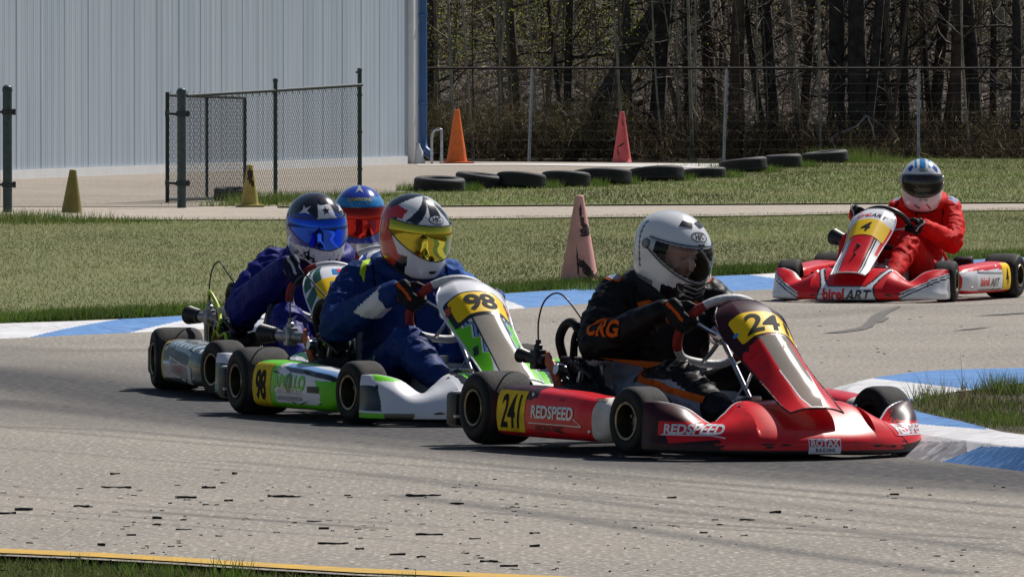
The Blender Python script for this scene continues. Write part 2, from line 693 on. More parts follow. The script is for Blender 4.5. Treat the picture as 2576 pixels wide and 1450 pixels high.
rub([(200, 1050), (700, 1105), (1200, 1165), (1700, 1220), (2576, 1300)], 0.04, 0.48)
rub([(900, 1190), (1300, 1235), (1700, 1285), (2100, 1330), (2600, 1395)], 0.055, 0.48)
rub([(1000, 1245), (1350, 1290), (1700, 1345), (2050, 1395), (2400, 1440)], 0.07, 0.55)
rub([(600, 1160), (1100, 1205), (1700, 1265), (2576, 1350)], 0.04, 0.35)
rub([(1400, 1200), (1900, 1260), (2576, 1330)], 0.12, 0.32)
rub([(-100, 870), (160, 882), (350, 880)], 0.3, 0.35)
rub([(1960, 800), (2300, 770), (2576, 765)], 0.2, 0.22)
stain = np.zeros_like(GX)
for P, hw, st in RUB:
    dmin = np.full_like(GX, 1e9)
    for a, b in zip(P[:-1], P[1:]):
        ab = b - a
        t = np.clip(((GX - a[0]) * ab[0] + (GY - a[1]) * ab[1]) / (ab @ ab), 0, 1)
        d = np.hypot(GX - a[0] - t * ab[0], GY - a[1] - t * ab[1])
        dmin = np.minimum(dmin, d)
    stain = np.maximum(stain, st * np.clip(1.3 - dmin / hw, 0, 1) ** 0.8)
V = np.stack([GX, GY, np.zeros_like(GX)], -1).reshape(-1, 3)
ii, jj = np.meshgrid(np.arange(NX - 1), np.arange(NY - 1), indexing='ij')
a = (ii * NY + jj).ravel()
F = np.stack([a, a + NY, a + NY + 1, a + 1], 1)
track = fast_mesh('track', V, F, m_asph, np.stack([stain.ravel()] * 3, 1))
tag(track, kind='structure')

m_skid = pm('rubber_skid', (0.075, 0.07, 0.068), 0.85, col2=(0.15, 0.135, 0.12), vs=16)
for pts in ([(2068, 839), (2120, 832), (2165, 823), (2178, 812), (2190, 797), (2212, 786), (2254, 771), (2268, 771), (2240, 785), (2222, 797), (2238, 800), (2222, 810), (2204, 812), (2196, 822), (2172, 830), (2120, 837)],
            [(2450, 795), (2520, 790), (2576, 786), (2640, 780), (2576, 789), (2520, 793)], [(2390, 833), (2450, 826), (2500, 822), (2450, 829)]):
    w_ = [at(*p) for p in pts]
    sheet('tyre_mark', [(p.x, p.y) for p in w_], 0.004, m_skid)

# yellow edge line and the near verge
m_yel = pm('yellow_road_paint', (0.62, 0.36, 0.02), 0.7, var=0.25, vs=12, col2=(0.42, 0.27, 0.06))
lt = [at(*p) for p in top]
lb = [at(x, y + 11) for x, y in top]
mb = MB()
mb.grid(np.array([[(p.x, p.y, 0.004) for p in lt], [(p.x, p.y, 0.004) for p in lb]]))
tag(mb.build('track_edge_line', m_yel), kind='structure')
verge = [(p.x, p.y + 0.05) for p in [at(x, y + 13.5) for x, y in top]]
sheet('verge', verge + [(6, 17), (-6, 17)], -0.028, m_turf)

# far kerb: a raised, sloping band painted blue and white
m_kw = noise_ground('kerb_white_paint', (0.54, 0.54, 0.55), (0.68, 0.68, 0.7), (0.74, 0.74, 0.76), 1.6, 30, 0.7, bump=0.3, pits=0.5, stretch=(0.5, 1.6, 1))
m_kb = noise_ground('kerb_blue_paint', (0.06, 0.18, 0.43), (0.08, 0.235, 0.54), (0.16, 0.32, 0.6), 1.8, 30, 0.65, bump=0.3, pits=0.5, stretch=(0.5, 1.6, 1))
m_kd = pm('kerb_dark_face', (0.16, 0.15, 0.15), 0.8, vs=8)
KZ = 0.05


m_kr = noise_ground('kerb_rubbered_paint', (0.2, 0.2, 0.21), (0.34, 0.34, 0.36), (0.5, 0.5, 0.52), 2.0, 16, 0.75, bump=0.4, pits=0.6)


def kerb(name, outer, inner, zs, colour, n=900, rows=24, prof=None):
    """outer edge on the track (z 0), inner edge at the height zs"""
    A = crv([tuple(at(*p)) for p in outer], n)
    B = crv([tuple(at(p[0], p[1], zs)) for p in inner], n)
    P = np.zeros((n, rows, 3))
    for j in range(rows):
        t = j / (rows - 1)
        P[:, j] = A * (1 - t) + B * t
        P[:, j, 2] = zs * (prof(t) if prof else t)
    L = np.concatenate([[0], np.cumsum(np.linalg.norm(np.diff(A[:, :2], axis=0), axis=1))])
    mb = MB()
    mb.grid(P, lambda u, v, p: colour(L[min(int(round(u * (n - 1))), n - 1)], v, p))
    # the step down to the asphalt
    E = A.copy()
    E[:, 2] = -0.02
    mb.grid(np.stack([E, P[:, 0]]), 2)
    o = mb.build(name, [m_kw, m_kb, m_kd, m_kr], None, smooth=50)
    tag(o, kind='structure')
    return o, P


def far_col(s, v, p):
    x, y = to_pic(p[0], p[1], p[2])
    # boundaries of the painted blocks, slanting along the kerb
    for (x0, x1, sl) in ((-900, -450, 220), (190, 440, -230), (1270, 1560, 100), (1700, 1960, 160), (2420, 2800, 60)):
        k = 0.5 - v
        if x0 + sl * k < x < x1 + sl * k:
            return 1
    return 0


fk, FP = kerb('kerb', [(-1500, 908), (-700, 880), (0, 851), (191, 842), (392, 833), (800, 811), (1283, 777), (1484, 762), (1802, 735), (1943, 727), (2250, 719), (2576, 713), (3000, 707), (3600, 702)],
              [(-1500, 862), (-700, 838), (0, 813), (231, 805), (450, 794), (820, 772), (1254, 739), (1494, 722), (1775, 696), (1943, 687), (2250, 665), (2576, 647), (3000, 635), (3600, 628)], KZ, far_col,
              prof=lambda t: min(1, 1.0 * t + 0.12 * math.sin(PI * t)))

# infield lawn behind it
edge = [(p[0], p[1]) for p in FP[::6, -1]]
lawn_back = [(-2200, 556), (-800, 553), (0, 552), (500, 551), (1100, 549), (1500, 545), (1900, 541), (2250, 533), (2576, 527), (3400, 522), (4400, 519)]
lb_w = [tuple(at(x, y, 0.075))[:2] for x, y in lawn_back]
mb = MB()
mb.grid(np.array([[(x, y, KZ) for x, y in edge], [(q[0], q[1], 0.075) for q in crv([tuple(at(x, y - 7, 0.075)) for x, y in lawn_back], len(edge))]]))
tag(mb.build('lawn', m_turf, smooth=0), kind='structure')

# pale service road, the concrete apron and the grass strip between them
Z1 = 0.085
rd_back = [(-2200, 505), (-800, 505), (0, 507), (420, 514), (950, 514), (1300, 511), (1600, 509), (2100, 507), (2576, 504), (3400, 502), (4400, 500)]
rf = crv([tuple(at(x, y + 0.7, Z1)) for x, y in lawn_back], 80)
rb = crv([tuple(at(x, y, Z1)) for x, y in rd_back], 80)
mb = MB()
mb.grid(np.stack([rf, rb]))
tag(mb.build('service_road', m_path, smooth=0), kind='structure')
Z2 = 0.091
lot_front = [(-2600, 530), (-900, 520), (0, 519), (420, 519), (640, 513), (760, 503), (900, 494), (1010, 484), (1200, 473), (1500, 459), (1700, 449), (1830, 432), (1900, 418)]
lot_back = [(-2600, 405), (-900, 404), (0, 404), (420, 404), (640, 404), (760, 404), (900, 404), (1010, 405), (1200, 406), (1500, 408), (1700, 410), (1830, 412), (1900, 413)]
f_ = crv([tuple(at(x, y, Z2)) for x, y in lot_front], 60)
b_ = crv([tuple(at(x, y, Z2)) for x, y in lot_back], 60)
mb = MB()
mb.grid(np.stack([f_, b_]))
tag(mb.build('pavement', m_lot, smooth=0), kind='structure')
pw = [at(x, y, Z2 + 0.006) for x, y in ((1050, 412), (1300, 410.5), (1830, 411), (1830, 424), (1700, 421), (1300, 414.5), (1050, 415))]
sheet('concrete_strip', [(p.x, p.y) for p in pw], Z2 + 0.006, m_pale)
pw = [at(x, y, Z2 + 0.006) for x, y in ((2390, 418), (2700, 416), (3300, 415), (3300, 424), (2576, 426), (2440, 423))]
sheet('far_path', [(p.x, p.y) for p in pw], Z2 + 0.006, m_pale)
strip_front = [(700, 519), (950, 518), (1300, 515.5), (1600, 513.5), (1900, 512), (2576, 508), (3400, 505), (4400, 503)]
strip_back = [(700, 506), (950, 489), (1330, 466), (1700, 447), (1880, 418), (2100, 404), (2600, 400), (4400, 399)]
Z3 = 0.1
f_ = crv([tuple(at(x, y, Z3)) for x, y in strip_front], 70)
b_ = crv([tuple(at(x, y, Z3)) for x, y in strip_back], 70)
mb = MB()
mb.grid(np.stack([f_, b_]))
tag(mb.build('grass_strip', m_turf, smooth=0), kind='structure')
STRIP = (f_, b_)

# apex kerb at the right, round its island of rough grass
IZ = 0.098


def apex_col(s, v, p):
    x, y = to_pic(p[0], p[1], p[2])
    if y < 1022:                       # the far arm
        if x > 2150 + (y - 945) * 9 and y < 946 + 34 * min(1, max(0, (x - 2130) / 250)):
            return 1
        if 1001 - (x - 2093) * 0.0 < y and x < 2330:
            return 1
        return 0
    if y < 1080 and x < 2480 and y > 1028 and y < 1066 + (x - 2311) * 0.08:
        return 1
    if x > 2378 + (1158 - y) * 2.6 and y > 1124:
        return 1
    if y > 1112 + 10 * noise.noise((p[0] * 9, p[1] * 3, 0)) and 2040 < x < 2430:
        return 3
    return 0


ak, AP = kerb('apex_kerb', [(5600, 955), (4400, 949), (3600, 945), (2950, 943), (2576, 944), (2311, 946), (2172, 962), (2093, 978), (2062, 1015), (2085, 1075), (2150, 1120), (2266, 1147), (2446, 1169), (2576, 1185), (2950, 1235), (3600, 1310), (4400, 1390), (5600, 1480)],
              [(5600, 972), (4400, 963), (3600, 958), (2950, 958), (2620, 960), (2480, 977), (2400, 985), (2330, 1003), (2296, 1016), (2296, 1026), (2320, 1037), (2424, 1060), (2500, 1080), (2576, 1092), (2950, 1132), (3600, 1185), (4400, 1245), (5600, 1310)], IZ, apex_col,
              n=1100, rows=56, prof=lambda t: min(1.0, 2.5 * t) if t < 0.3 else min(1, 0.75 + 0.25 * ((t - 0.3) / 0.7) ** 0.8))
isl = [(p[0], p[1]) for p in AP[::8, -1]]
sheet('island', isl, IZ - 0.004, m_soil)


# ================================================================ GRASS, RUBBER CRUMBS
m_blade = pm('grass_blades', (1, 1, 1), 0.7, attr='tint', transl=0.45, var=0.05, spec=0.15)
rng = np.random.default_rng(5)


def inside(poly, P):
    x, y = P[:, 0], P[:, 1]
    r = np.zeros(len(P), bool)
    n = len(poly)
    for i in range(n):
        x1, y1 = poly[i]
        x2, y2 = poly[(i + 1) % n]
        if y1 == y2:
            continue
        k = ((y1 > y) != (y2 > y)) & (x < (x2 - x1) * (y - y1) / (y2 - y1) + x1)
        r ^= k
    return r


def blades(base, h, wd, lean, cols):
    """triangles standing on base"""
    n = len(base)
    az = rng.uniform(0, 2 * PI, n)
    sx, sy = np.cos(az), np.sin(az)
    la = rng.uniform(0, 2 * PI, n)
    l = lean * h * rng.uniform(0.2, 1, n)
    V = np.zeros((n, 3, 3))
    V[:, 0] = base - np.stack([sx, sy, 0 * sx], 1) * (wd / 2)[:, None]
    V[:, 1] = base + np.stack([sx, sy, 0 * sx], 1) * (wd / 2)[:, None]
    V[:, 2] = base + np.stack([np.cos(la) * l, np.sin(la) * l, h], 1)
    return V.reshape(-1, 3), np.repeat(cols, 3, 0)


def palette(n, cols, wts, j=0.17):
    c = np.array(cols)[rng.choice(len(cols), n, p=np.array(wts) / sum(wts))]
    return c * rng.uniform(1 - j, 1 + j, (n, 1))


def scatter(poly, n, xlim):
    P = np.array(poly)
    out = []
    tot = 0
    lo = np.maximum(P.min(0), (xlim[0], -1e9))
    hi = np.minimum(P.max(0), (xlim[1], 1e9))
    while tot < n:
        q = rng.uniform(lo, hi, (n, 2))
        q = q[inside(poly, q)]
        out.append(q)
        tot += len(q)
        if len(q) < n * 0.01:
            break
    return np.concatenate(out)[:n]


OLIVE, STRAW, GREEN, LUSH, DRY = (0.145, 0.172, 0.058), (0.32, 0.3, 0.165), (0.105, 0.15, 0.038), (0.095, 0.185, 0.022), (0.215, 0.208, 0.1)
GV, GC = [], []


def add_grass(q, z, hlo, hhi, wd, lean, cols):
    n = len(q)
    if n > 20000:
        k_ = np.array([noise.noise((a * 0.45, b * 0.16, 5.5)) + 0.6 * noise.noise((a * 1.7, b * 0.5, 2.5)) for a, b in q])
        cols = cols * np.clip(1 + 0.75 * k_, 0.5, 1.6)[:, None]
    base = np.column_stack([q, np.full(n, z) if np.isscalar(z) else z])
    v, c = blades(base, rng.uniform(hlo, hhi, n), np.full(n, wd), lean, cols)
    GV.append(v)
    GC.append(c)


def patchy(q, f):
    """slow wander 0..1 over the ground"""
    return np.array([noise.noise((a * f, b * f * 0.4, 3.1)) * 1.3 + noise.noise((a * f * 3.2, b * f * 1.1, 9.1)) * 0.6 + 0.52 for a, b in q])


lawn_poly = edge + lb_w[::-1]
q = scatter(lawn_poly, 190000, (-7.0, 6.5))
pk = patchy(q, 0.9)
c = np.where((rng.uniform(0, 1, len(q)) < pk)[:, None], palette(len(q), (OLIVE, GREEN), (3, 1)), palette(len(q), (DRY, STRAW, OLIVE), (3, 1.0, 2.6)))
add_grass(q, 0.05 + 0.025 * np.clip((q[:, 1] - 50) / 30, 0, 1), 0.009, 0.026, 0.0065, 1.5, c)
# lusher, taller fringe along the kerb
E_ = np.array(edge)
k = rng.integers(0, len(E_) - 1, 26000)
t = rng.uniform(0, 1, (26000, 1))
q = E_[k] * (1 - t) + E_[k + 1] * t
q[:, 1] += np.abs(rng.normal(0, 0.55, len(q))) + 0.02
m_ = np.abs(q[:, 0]) < 6.2
q = q[m_]
add_grass(q, KZ, 0.03, 0.075, 0.008, 0.8, palette(len(q), (LUSH, GREEN, OLIVE), (3, 3, 1)))
# the back fringe of the lawn
B_ = np.array(lb_w)
k = rng.integers(0, len(B_) - 1, 9000)
t = rng.uniform(0, 1, (9000, 1))
q = B_[k] * (1 - t) + B_[k + 1] * t
q[:, 1] -= np.abs(rng.normal(0, 0.5, len(q)))
q[:, 1] += np.array([1.6 * max(0.0, noise.noise((a * 1.3, 0.0, 4.4))) for a in q[:, 0]]) * rng.uniform(0, 1, len(q))
q = q[np.abs(q[:, 0]) < 7]
add_grass(q, 0.072, 0.008, 0.028, 0.012, 0.9, palette(len(q), (GREEN, OLIVE, LUSH), (3, 2, 1)))
# the strip with the tyres
strip_poly = [tuple(p[:2]) for p in STRIP[0]] + [tuple(p[:2]) for p in STRIP[1]][::-1]
q = scatter(strip_poly, 52000, (-4.5, 9.5))
pk = patchy(q, 0.6)
c = np.where((rng.uniform(0, 1, len(q)) < pk)[:, None], palette(len(q), (OLIVE, GREEN, LUSH), (2, 2, 0.8)), palette(len(q), (DRY, OLIVE), (2, 2)))
add_grass(q, Z3, 0.015, 0.045, 0.011, 1.0, c)
# tufts round the tyres
TYRES = [(1105, 484, 130), (1209, 477, 130), (1311, 477, 126), (1424, 473, 125), (1513, 467, 156), (1650, 459, 146), (1773, 450, 110), (1871, 436, 122), (1971, 424, 88), (2078, 412, 116)]
for (x, y, w_) in TYRES:
    p = at(x, y - 4, Z3)
    n = 900
    a = rng.uniform(0, 2 * PI, n)
    rr = rng.uniform(0.27, 0.48, n)
    q = np.column_stack([p.x + np.cos(a) * rr * 1.05, p.y + np.sin(a) * rr * 1.1])
    add_grass(q, Z3, 0.03, 0.13, 0.009, 0.7, palette(n, (LUSH, GREEN, OLIVE), (3, 2, 1)))
for (x, y, n, sx, sy, hh) in ((2120, 402, 1400, 0.35, 0.5, 0.26), (2230, 408, 1400, 0.5, 0.5, 0.14), (700, 508, 1600, 0.3, 0.35, 0.16), (760, 503, 900, 0.3, 0.3, 0.13), (600, 514, 500, 0.25, 0.2, 0.08),
                              (20, 552, 1500, 0.4, 0.9, 0.13), (190, 553, 700, 0.35, 0.6, 0.07), (300, 553, 500, 0.35, 0.6, 0.05), (1457, 706, 500, 0.2, 0.25, 0.06), (1900, 418, 700, 0.5, 0.6, 0.12), (900, 494, 700, 0.3, 0.5, 0.12)):
    p = at(x, y, Z3)
    q = np.column_stack([rng.normal(p.x, sx, n), rng.normal(p.y, sy, n)])
    add_grass(q, 0.085 if y < 700 else 0.05, hh * 0.25, hh, 0.008, 0.6, palette(n, (LUSH, GREEN, OLIVE, DRY), (2, 3, 2, 1)))
# island: rough tussocks with dead stalks
isl_c = [p for p in isl]
q = scatter(isl_c, 26000, (1.0, 4.6))
add_grass(q, IZ, 0.008, 0.032, 0.004, 1.2, palette(len(q), (GREEN, OLIVE, DRY, (0.05, 0.06, 0.02), (0.08, 0.06, 0.04)), (3, 3, 1.5, 2, 1)))
for (x, y, n, s_, hh, cs) in ((2330, 1018, 240, 0.06, 0.11, 0), (2375, 1012, 60, 0.1, 0.13, 1), (2400, 1016, 260, 0.12, 0.06, 1), (2525, 988, 420, 0.06, 0.11, 0), (2490, 1020, 600, 0.15, 0.035, 0), (2420, 1040, 500, 0.14, 0.035, 0),
                            (2450, 1050, 600, 0.12, 0.035, 0), (2540, 1065, 900, 0.14, 0.045, 0), (2340, 1030, 260, 0.08, 0.045, 1), (2330, 1022, 26, 0.07, 0.19, 1), (2450, 1005, 16, 0.1, 0.2, 1), (2400, 1040, 200, 0.2, 0.04, 1)):
    p = at(x, y, IZ)
    q = np.column_stack([rng.normal(p.x, s_, n), rng.normal(p.y, s_ * 1.6, n)])
    q = q[inside(isl_c, q)]
    add_grass(q, IZ, hh * 0.35, hh, 0.0042, 0.7, palette(len(q), ((LUSH, GREEN, OLIVE) if cs == 0 else (STRAW, DRY, (0.09, 0.06, 0.035))), (1.2, 3, 2)))
# near verge, bottom left
vp = [(p[0], p[1] - 0.06) for p in verge] + [(6, 21.5), (-6, 21.5)]
q = scatter(vp, 60000, (-2.0, 1.0))
add_grass(q, -0.026, 0.01, 0.036, 0.0032, 1.1, palette(len(q), (GREEN, OLIVE, (0.05, 0.055, 0.02), DRY), (3, 3, 3, 1)))
for (x, y, n, hh, wd) in ((570, 1432, 26, 0.06, 0.007), (600, 1434, 22, 0.05, 0.006), (625, 1436, 14, 0.035, 0.006), (200, 1412, 40, 0.035, 0.006), (440, 1425, 50, 0.035, 0.006), (1000, 1450, 60, 0.03, 0.006), (330, 1418, 60, 0.03, 0.006)):
    p = at(x, y, 0.01)
    q = np.column_stack([rng.normal(p.x, 0.03, n), rng.normal(p.y, 0.08, n)])
    add_grass(q, -0.02, hh * 0.4 + 0.02, hh + 0.02, wd, 0.75, palette(n, (LUSH, GREEN), (2, 2)))
V = np.concatenate(GV)
go = fast_mesh('grass', V, np.arange(len(V)).reshape(-1, 3), m_blade, np.concatenate(GC))
tag(go, 'short olive green grass with straw in it on lawns and verges', 'grass', kind='stuff')

# crumbs and rolled strips of tyre rubber lying off line
m_crumb = pm('tyre_crumbs', (0.018, 0.018, 0.02), 0.75, var=0.3, vs=30)
mb = MB()


def crumb(x, y, L, t, ang=0.0):
    n = max(3, int(L / 0.012))
    pts = []
    for i in range(n):
        s_ = (i / (n - 1) - 0.5) * L
        pts.append((x + s_ * math.cos(ang), y + s_ * math.sin(ang) + rnd.uniform(-1, 1) * t * 0.5, t * 0.5 + rnd.uniform(0, 0.5) * t))
    mb.tube(pts, [t * rnd.uniform(0.4, 1.0) for _ in range(n)], 5)


BIG = [(292, 1227, 80), (525, 1227, 36), (715, 1250, 86), (1065, 1248, 90), (470, 1252, 50), (60, 1283, 46), (15, 1292, 50), (205, 1275, 40), (462, 1332, 40), (395, 1304, 24), (395, 1320, 24), (838, 1368, 78), (815, 1330, 26), (1080, 1345, 70), (790, 1312, 38),
       (1195, 1355, 30), (1230, 1413, 46), (1280, 1424, 46), (1345, 1374, 26), (1150, 1268, 34), (1880, 1308, 40), (1770, 1340, 20), (1345, 1342, 26), (1950, 1290, 30), (1170, 1392, 20), (575, 1260, 22), (1060, 1402, 24), (330, 1346, 24), (255, 1372, 20), (905, 1381, 22), (1000, 1395, 40), (2250, 1244, 24), (1690, 1252, 24), (290, 1193, 26), (590, 1192, 14), (560, 1215, 14)]
for (x, y, L) in BIG:
    p = at(x, y)
    crumb(p.x, p.y, L / FPX * p.y, rnd.uniform(0.0035, 0.006), rnd.uniform(-0.3, 0.3))
for _ in range(760):
    x, y = rnd.uniform(-300, 2900), 1170 + 270 * rnd.random() ** 0.7
    if x > 1500 and rnd.random() < 0.45:
        continue
    p = at(x, y)
    if noise.noise((p.x * 2.2, p.y * 0.5, 1.7)) < rnd.uniform(-0.35, 0.25):
        continue
    crumb(p.x, p.y, rnd.choice((0.005, 0.007, 0.01, 0.014, 0.022)), rnd.uniform(0.001, 0.003), rnd.uniform(-0.5, 0.5))
for _ in range(60):
    x, y = rnd.uniform(1100, 2700), rnd.uniform(775, 960)
    p = at(x, y)
    crumb(p.x, p.y, rnd.choice((0.01, 0.015, 0.02)), rnd.uniform(0.0012, 0.003), rnd.uniform(-0.5, 0.5))
tag(mb.build('rubber_debris', m_crumb), 'black crumbs and rolled strips of worn tyre rubber strewn on asphalt', 'rubber debris', kind='stuff')


# ================================================================ BUILDING
m_wall = noise_ground('pale_steel_cladding', (0.335, 0.4, 0.475), (0.385, 0.45, 0.525), (0.41, 0.47, 0.54), 0.9, 3.0, 0.5, bump=0.02, stretch=(2.5, 2.5, 0.1), pits=0.1)
m_trim = pm('white_steel_trim', (0.74, 0.76, 0.78), 0.4, var=0.04)
m_blue = pm('blue_steel', (0.025, 0.11, 0.3), 0.4, coat=0.3, var=0.1)
m_roof = pm('grey_roof_steel', (0.3, 0.32, 0.34), 0.5)
m_base = pm('splash_stained_concrete', (0.4, 0.38, 0.35), 0.8)
P1 = at(1031, 411.5, Z2)
P0 = at(30, 450, Z2)
wd_ = (P1 - P0)
wl = wd_.length
wu = wd_ / wl
wn = Vector((wu.y, -wu.x, 0))          # faces the camera side
if wn.y > 0:
    wn = -wn
bld = empty('metal_building', P1)
tag(bld, 'pale ribbed steel building with blue corner downpipe behind the chain-link gates', 'building')
WLEN, WH = 52.0, 6.0


def rib(s):
    p = 0.98
    k = (s % p) / p
    o = 0.0
    for c in (0.25, 0.5, 0.75):
        for dc in (-0.035, 0.035):
            o += 0.006 * max(0, 1 - abs(k - c - dc) / 0.03)
    if k < 0.05 or k > 0.95:
        o += 0.012 * max(0.0, 1 - abs(((k + 0.5) % 1) - 0.5) / 0.04)
    return o


ss = np.arange(0, WLEN, 0.0163)
cols_ = []
for s_ in ss:
    b = -wu * s_ + wn * (rib(s_ + 0.35))
    cols_.append([(b.x, b.y, 0.12), (b.x, b.y, WH)])
mb = MB()
mb.grid(np.array(cols_))
mb.build('cladding', m_wall, bld, smooth=25)
R2 = Matrix((wu, -wn, Vector((0, 0, 1)))).transposed()      # columns: along, away, up


def wbox(mb, s0, s1, a0, a1, z0, z1, mat=0, r=0.0):
    c = wu * ((s0 + s1) / 2) + wn * ((a0 + a1) / 2)
    mb.box((c.x, c.y, (z0 + z1) / 2), (abs(s1 - s0), abs(a1 - a0), z1 - z0), r, mat, R2)


mb = MB()
wbox(mb, -WLEN, -0.22, -0.05, 0.03, 0.0, 0.117)
mb.build('base_trim', m_trim, bld, smooth=30)
mb = MB()
wbox(mb, -0.1, 0.16, -0.1, 0.085, 0.0, WH, r=0.006)
mb.build('corner_trim', m_trim, bld, smooth=30)
mb = MB()
wbox(mb, -WLEN, 0.15, -14, -0.012, 0.0, WH - 0.02)
mb.build('inner_wall', m_wall, bld, smooth=0)
mb = MB()
c0 = wn * -14.3 + wu * 0.2
rz = []
for (a, z) in ((0.05, WH + 0.003), (-7, WH + 1.2), (-14.2, WH + 0.003)):
    rz.append([(wn * a + wu * 0.2 + Vector((0, 0, z))), (wn * a - wu * (WLEN + 0.2) + Vector((0, 0, z)))])
mb.shell(np.array(rz), -0.06)
mb.build('roof', m_roof, bld, smooth=0)
mb = MB()
q = wu * 0.26 + wn * 0.125
pp = [q + Vector((0, 0, z)) for z in (WH - 0.05, 3, 0.42, 0.3)] + [q + Vector((0.03, -0.06, 0.2)), q + Vector((0.1, -0.12, 0.14)), q + Vector((0.13, -0.14, 0.13))]
mb.tube(pp, 0.066, 10)
for z in (0.9, 2.2, 3.6):
    mb.box((q.x, q.y, z), (0.15, 0.15, 0.04), 0.004)
mb.build('downpipe', m_blue, bld, smooth=40)
mb = MB()
mb.lathe([(0.0, 0.3), (0.02, 0.3), (0.035, 0.24), (0.07, 0.18), (0.075, 0.1), (0.1, 0.03), (0.1, 0.0)], wn * 0.11 + wu * 0.08, (0, 0, 1), 14)
mb.build('pipe_collar', m_trim, bld)

# steel hoop and cones by the corner
m_galv = pm('galvanised_pipe', (0.42, 0.44, 0.46), 0.4, metal=0.7, var=0.2, vs=20)
p = at(1098, 413, Z2)
mb = MB()
hp = [(-0.07, 0, 0), (-0.07, 0, 0.38), (-0.06, 0, 0.45), (-0.035, 0, 0.495), (0, 0, 0.51), (0.045, 0, 0.515), (0.07, 0, 0.51), (0.075, 0, 0.46), (0.075, 0, 0)]
mb.tube([Vector(a) for a in hp], 0.021, 10)
o = mb.build('pipe_hoop', m_galv, None, 50)
o.location = p
tag(o, 'bent galvanised pipe hoop standing between building corner and orange cone', 'pipe hoop')


def cone(name, px, py, z, H, rb, rt, col, label, base=None, scuff=None, grp=None, tilt=(0, 0), sink=0.0):
    m = pm(name + '_plastic', col, 0.6, var=0.12, vs=9)
    p = at(px, py, z)
    r = empty(name, (p.x, p.y + rb, z - sink))
    r.rotation_euler = (tilt[0], tilt[1], rnd.uniform(0, 0.6))
    tag(r, label, 'traffic cone', grp)
    mb = MB()
    prof = [(rb + (rt - rb) * t, 0.02 + (H - 0.02) * t) for t in np.linspace(0, 1, 14)]
    prof = [(rb * 1.06, 0.012)] + prof + [(rt * 0.8, H + 0.004), (rt * 0.65, H - 0.01), (rt * 0.6, H - 0.1)]
    mb.lathe(prof, n=32)
    mats = [m]
    if scuff:
        mats.append(M['rubber'])
        nm = []
        vs = mb.v
        for f in mb.f:
            c = sum((Vector(vs[i]) for i in f), Vector()) / len(f)
            nm.append(0)
        mb.m = nm
    body = mb.build('body', mats, r, 40)
    if scuff:
        # black rubber scuffs: thin smears lying on the cone
        tree = mb
        for (ang, zc, w_, h_, rot) in scuff:
            d = Vector((-math.cos(ang), -math.sin(ang), 0))
            O = Vector((0, 0, zc))
            pts = []
            for k in range(22):
                a = 2 * PI * k / 22
                rr = 1 + 0.7 * noise.noise((k * 0.75, zc * 9, ang * 3)) + 0.4 * noise.noise((k * 2.3, zc * 5, ang))
                pts.append((w_ / 2 * rr * math.cos(a), h_ / 2 * rr * math.sin(a)))
            g = shift2d(poly2d(pts), rot=rot)
            decal('scuff', g, caster(tree, O, Vector((-d.y, d.x, 0)) * -1, (0, 0, 1), d, 0.4), M['scuff'], r, 0.0015, 0.02)
    if base:
        mb = MB()
        mb.box((0, 0, 0.014), (base, base, 0.026), 0.008)
        mb.build('base', m, r, 40)
    return r


M['scuff'] = pm('black_rubber_scuff', (0.035, 0.024, 0.022), 0.8, col2=(0.12, 0.06, 0.05), vs=30, thr=(0.36, 0.5))
A_ = -PI / 2
cone('traffic_cone', 1149, 411, Z2, 0.80, 0.155, 0.038, (0.78, 0.16, 0.02), 'clean bright orange cone beside the building corner', base=0.4)
cone('traffic_cone', 1565, 409, Z2, 0.76, 0.142, 0.034, (0.78, 0.13, 0.135), 'faded red cone at the far edge of the pavement before the wood',
     scuff=((A_ - 0.2, 0.26, 0.14, 0.025, 0.5), (A_ + 0.1, 0.6, 0.02, 0.1, 0.2), (A_ - 0.5, 0.15, 0.02, 0.12, 0.3)))
cone('traffic_cone', 1458, 706, 0.07, 0.56, 0.123, 0.027, (0.85, 0.42, 0.36), 'faded pink cone with black scuffs standing in the lawn by the kerb', sink=0.01,
     scuff=((A_ + 0.15, 0.34, 0.075, 0.07, 0.5), (A_ - 0.15, 0.39, 0.03, 0.06, 0.2), (A_ + 0.1, 0.31, 0.09, 0.02, 0.2), (A_ - 0.15, 0.1, 0.045, 0.13, 0.75), (A_ + 0.05, 0.06, 0.09, 0.045, -0.5), (A_ + 0.65, 0.04, 0.06, 0.04, 0.4), (A_ - 0.62, 0.12, 0.012, 0.18, 0.1), (A_ - 0.35, 0.46, 0.015, 0.09, 0.0), (A_ - 0.3, 0.025, 0.09, 0.012, 0.1)))
cone('traffic_cone', 179, 539, Z1, 0.42, 0.1, 0.032, (0.22, 0.185, 0.04), 'dull yellow cone leaning in the gateway opening at the lawn edge', tilt=(0, 0.03))
cone('traffic_cone', 628, 521, Z1, 0.42, 0.09, 0.03, (0.42, 0.34, 0.085), 'worn yellow cone on square base in front of the chain-link panel', base=0.26,
     scuff=((A_ - 0.1, 0.31, 0.055, 0.15, 0.0), (A_ + 0.3, 0.24, 0.04, 0.08, 0.3)))

# ================================================================ CHAIN-LINK GATES AND FENCES
m_post = pm('dark_green_post', (0.055, 0.085, 0.088), 0.45, metal=0.3, var=0.2, vs=20)
m_gpost = pm('dark_coated_pipe', (0.03, 0.042, 0.048), 0.5, metal=0.3, var=0.2, vs=20)
m_wire = pm('chain_link_wire', (0.11, 0.12, 0.125), 0.5, metal=0.4)
m_wire2 = pm('rusty_fence_wire', (0.05, 0.045, 0.042), 0.6, metal=0.3)
m_rail = pm('dark_rail', (0.03, 0.016, 0.016), 0.6)


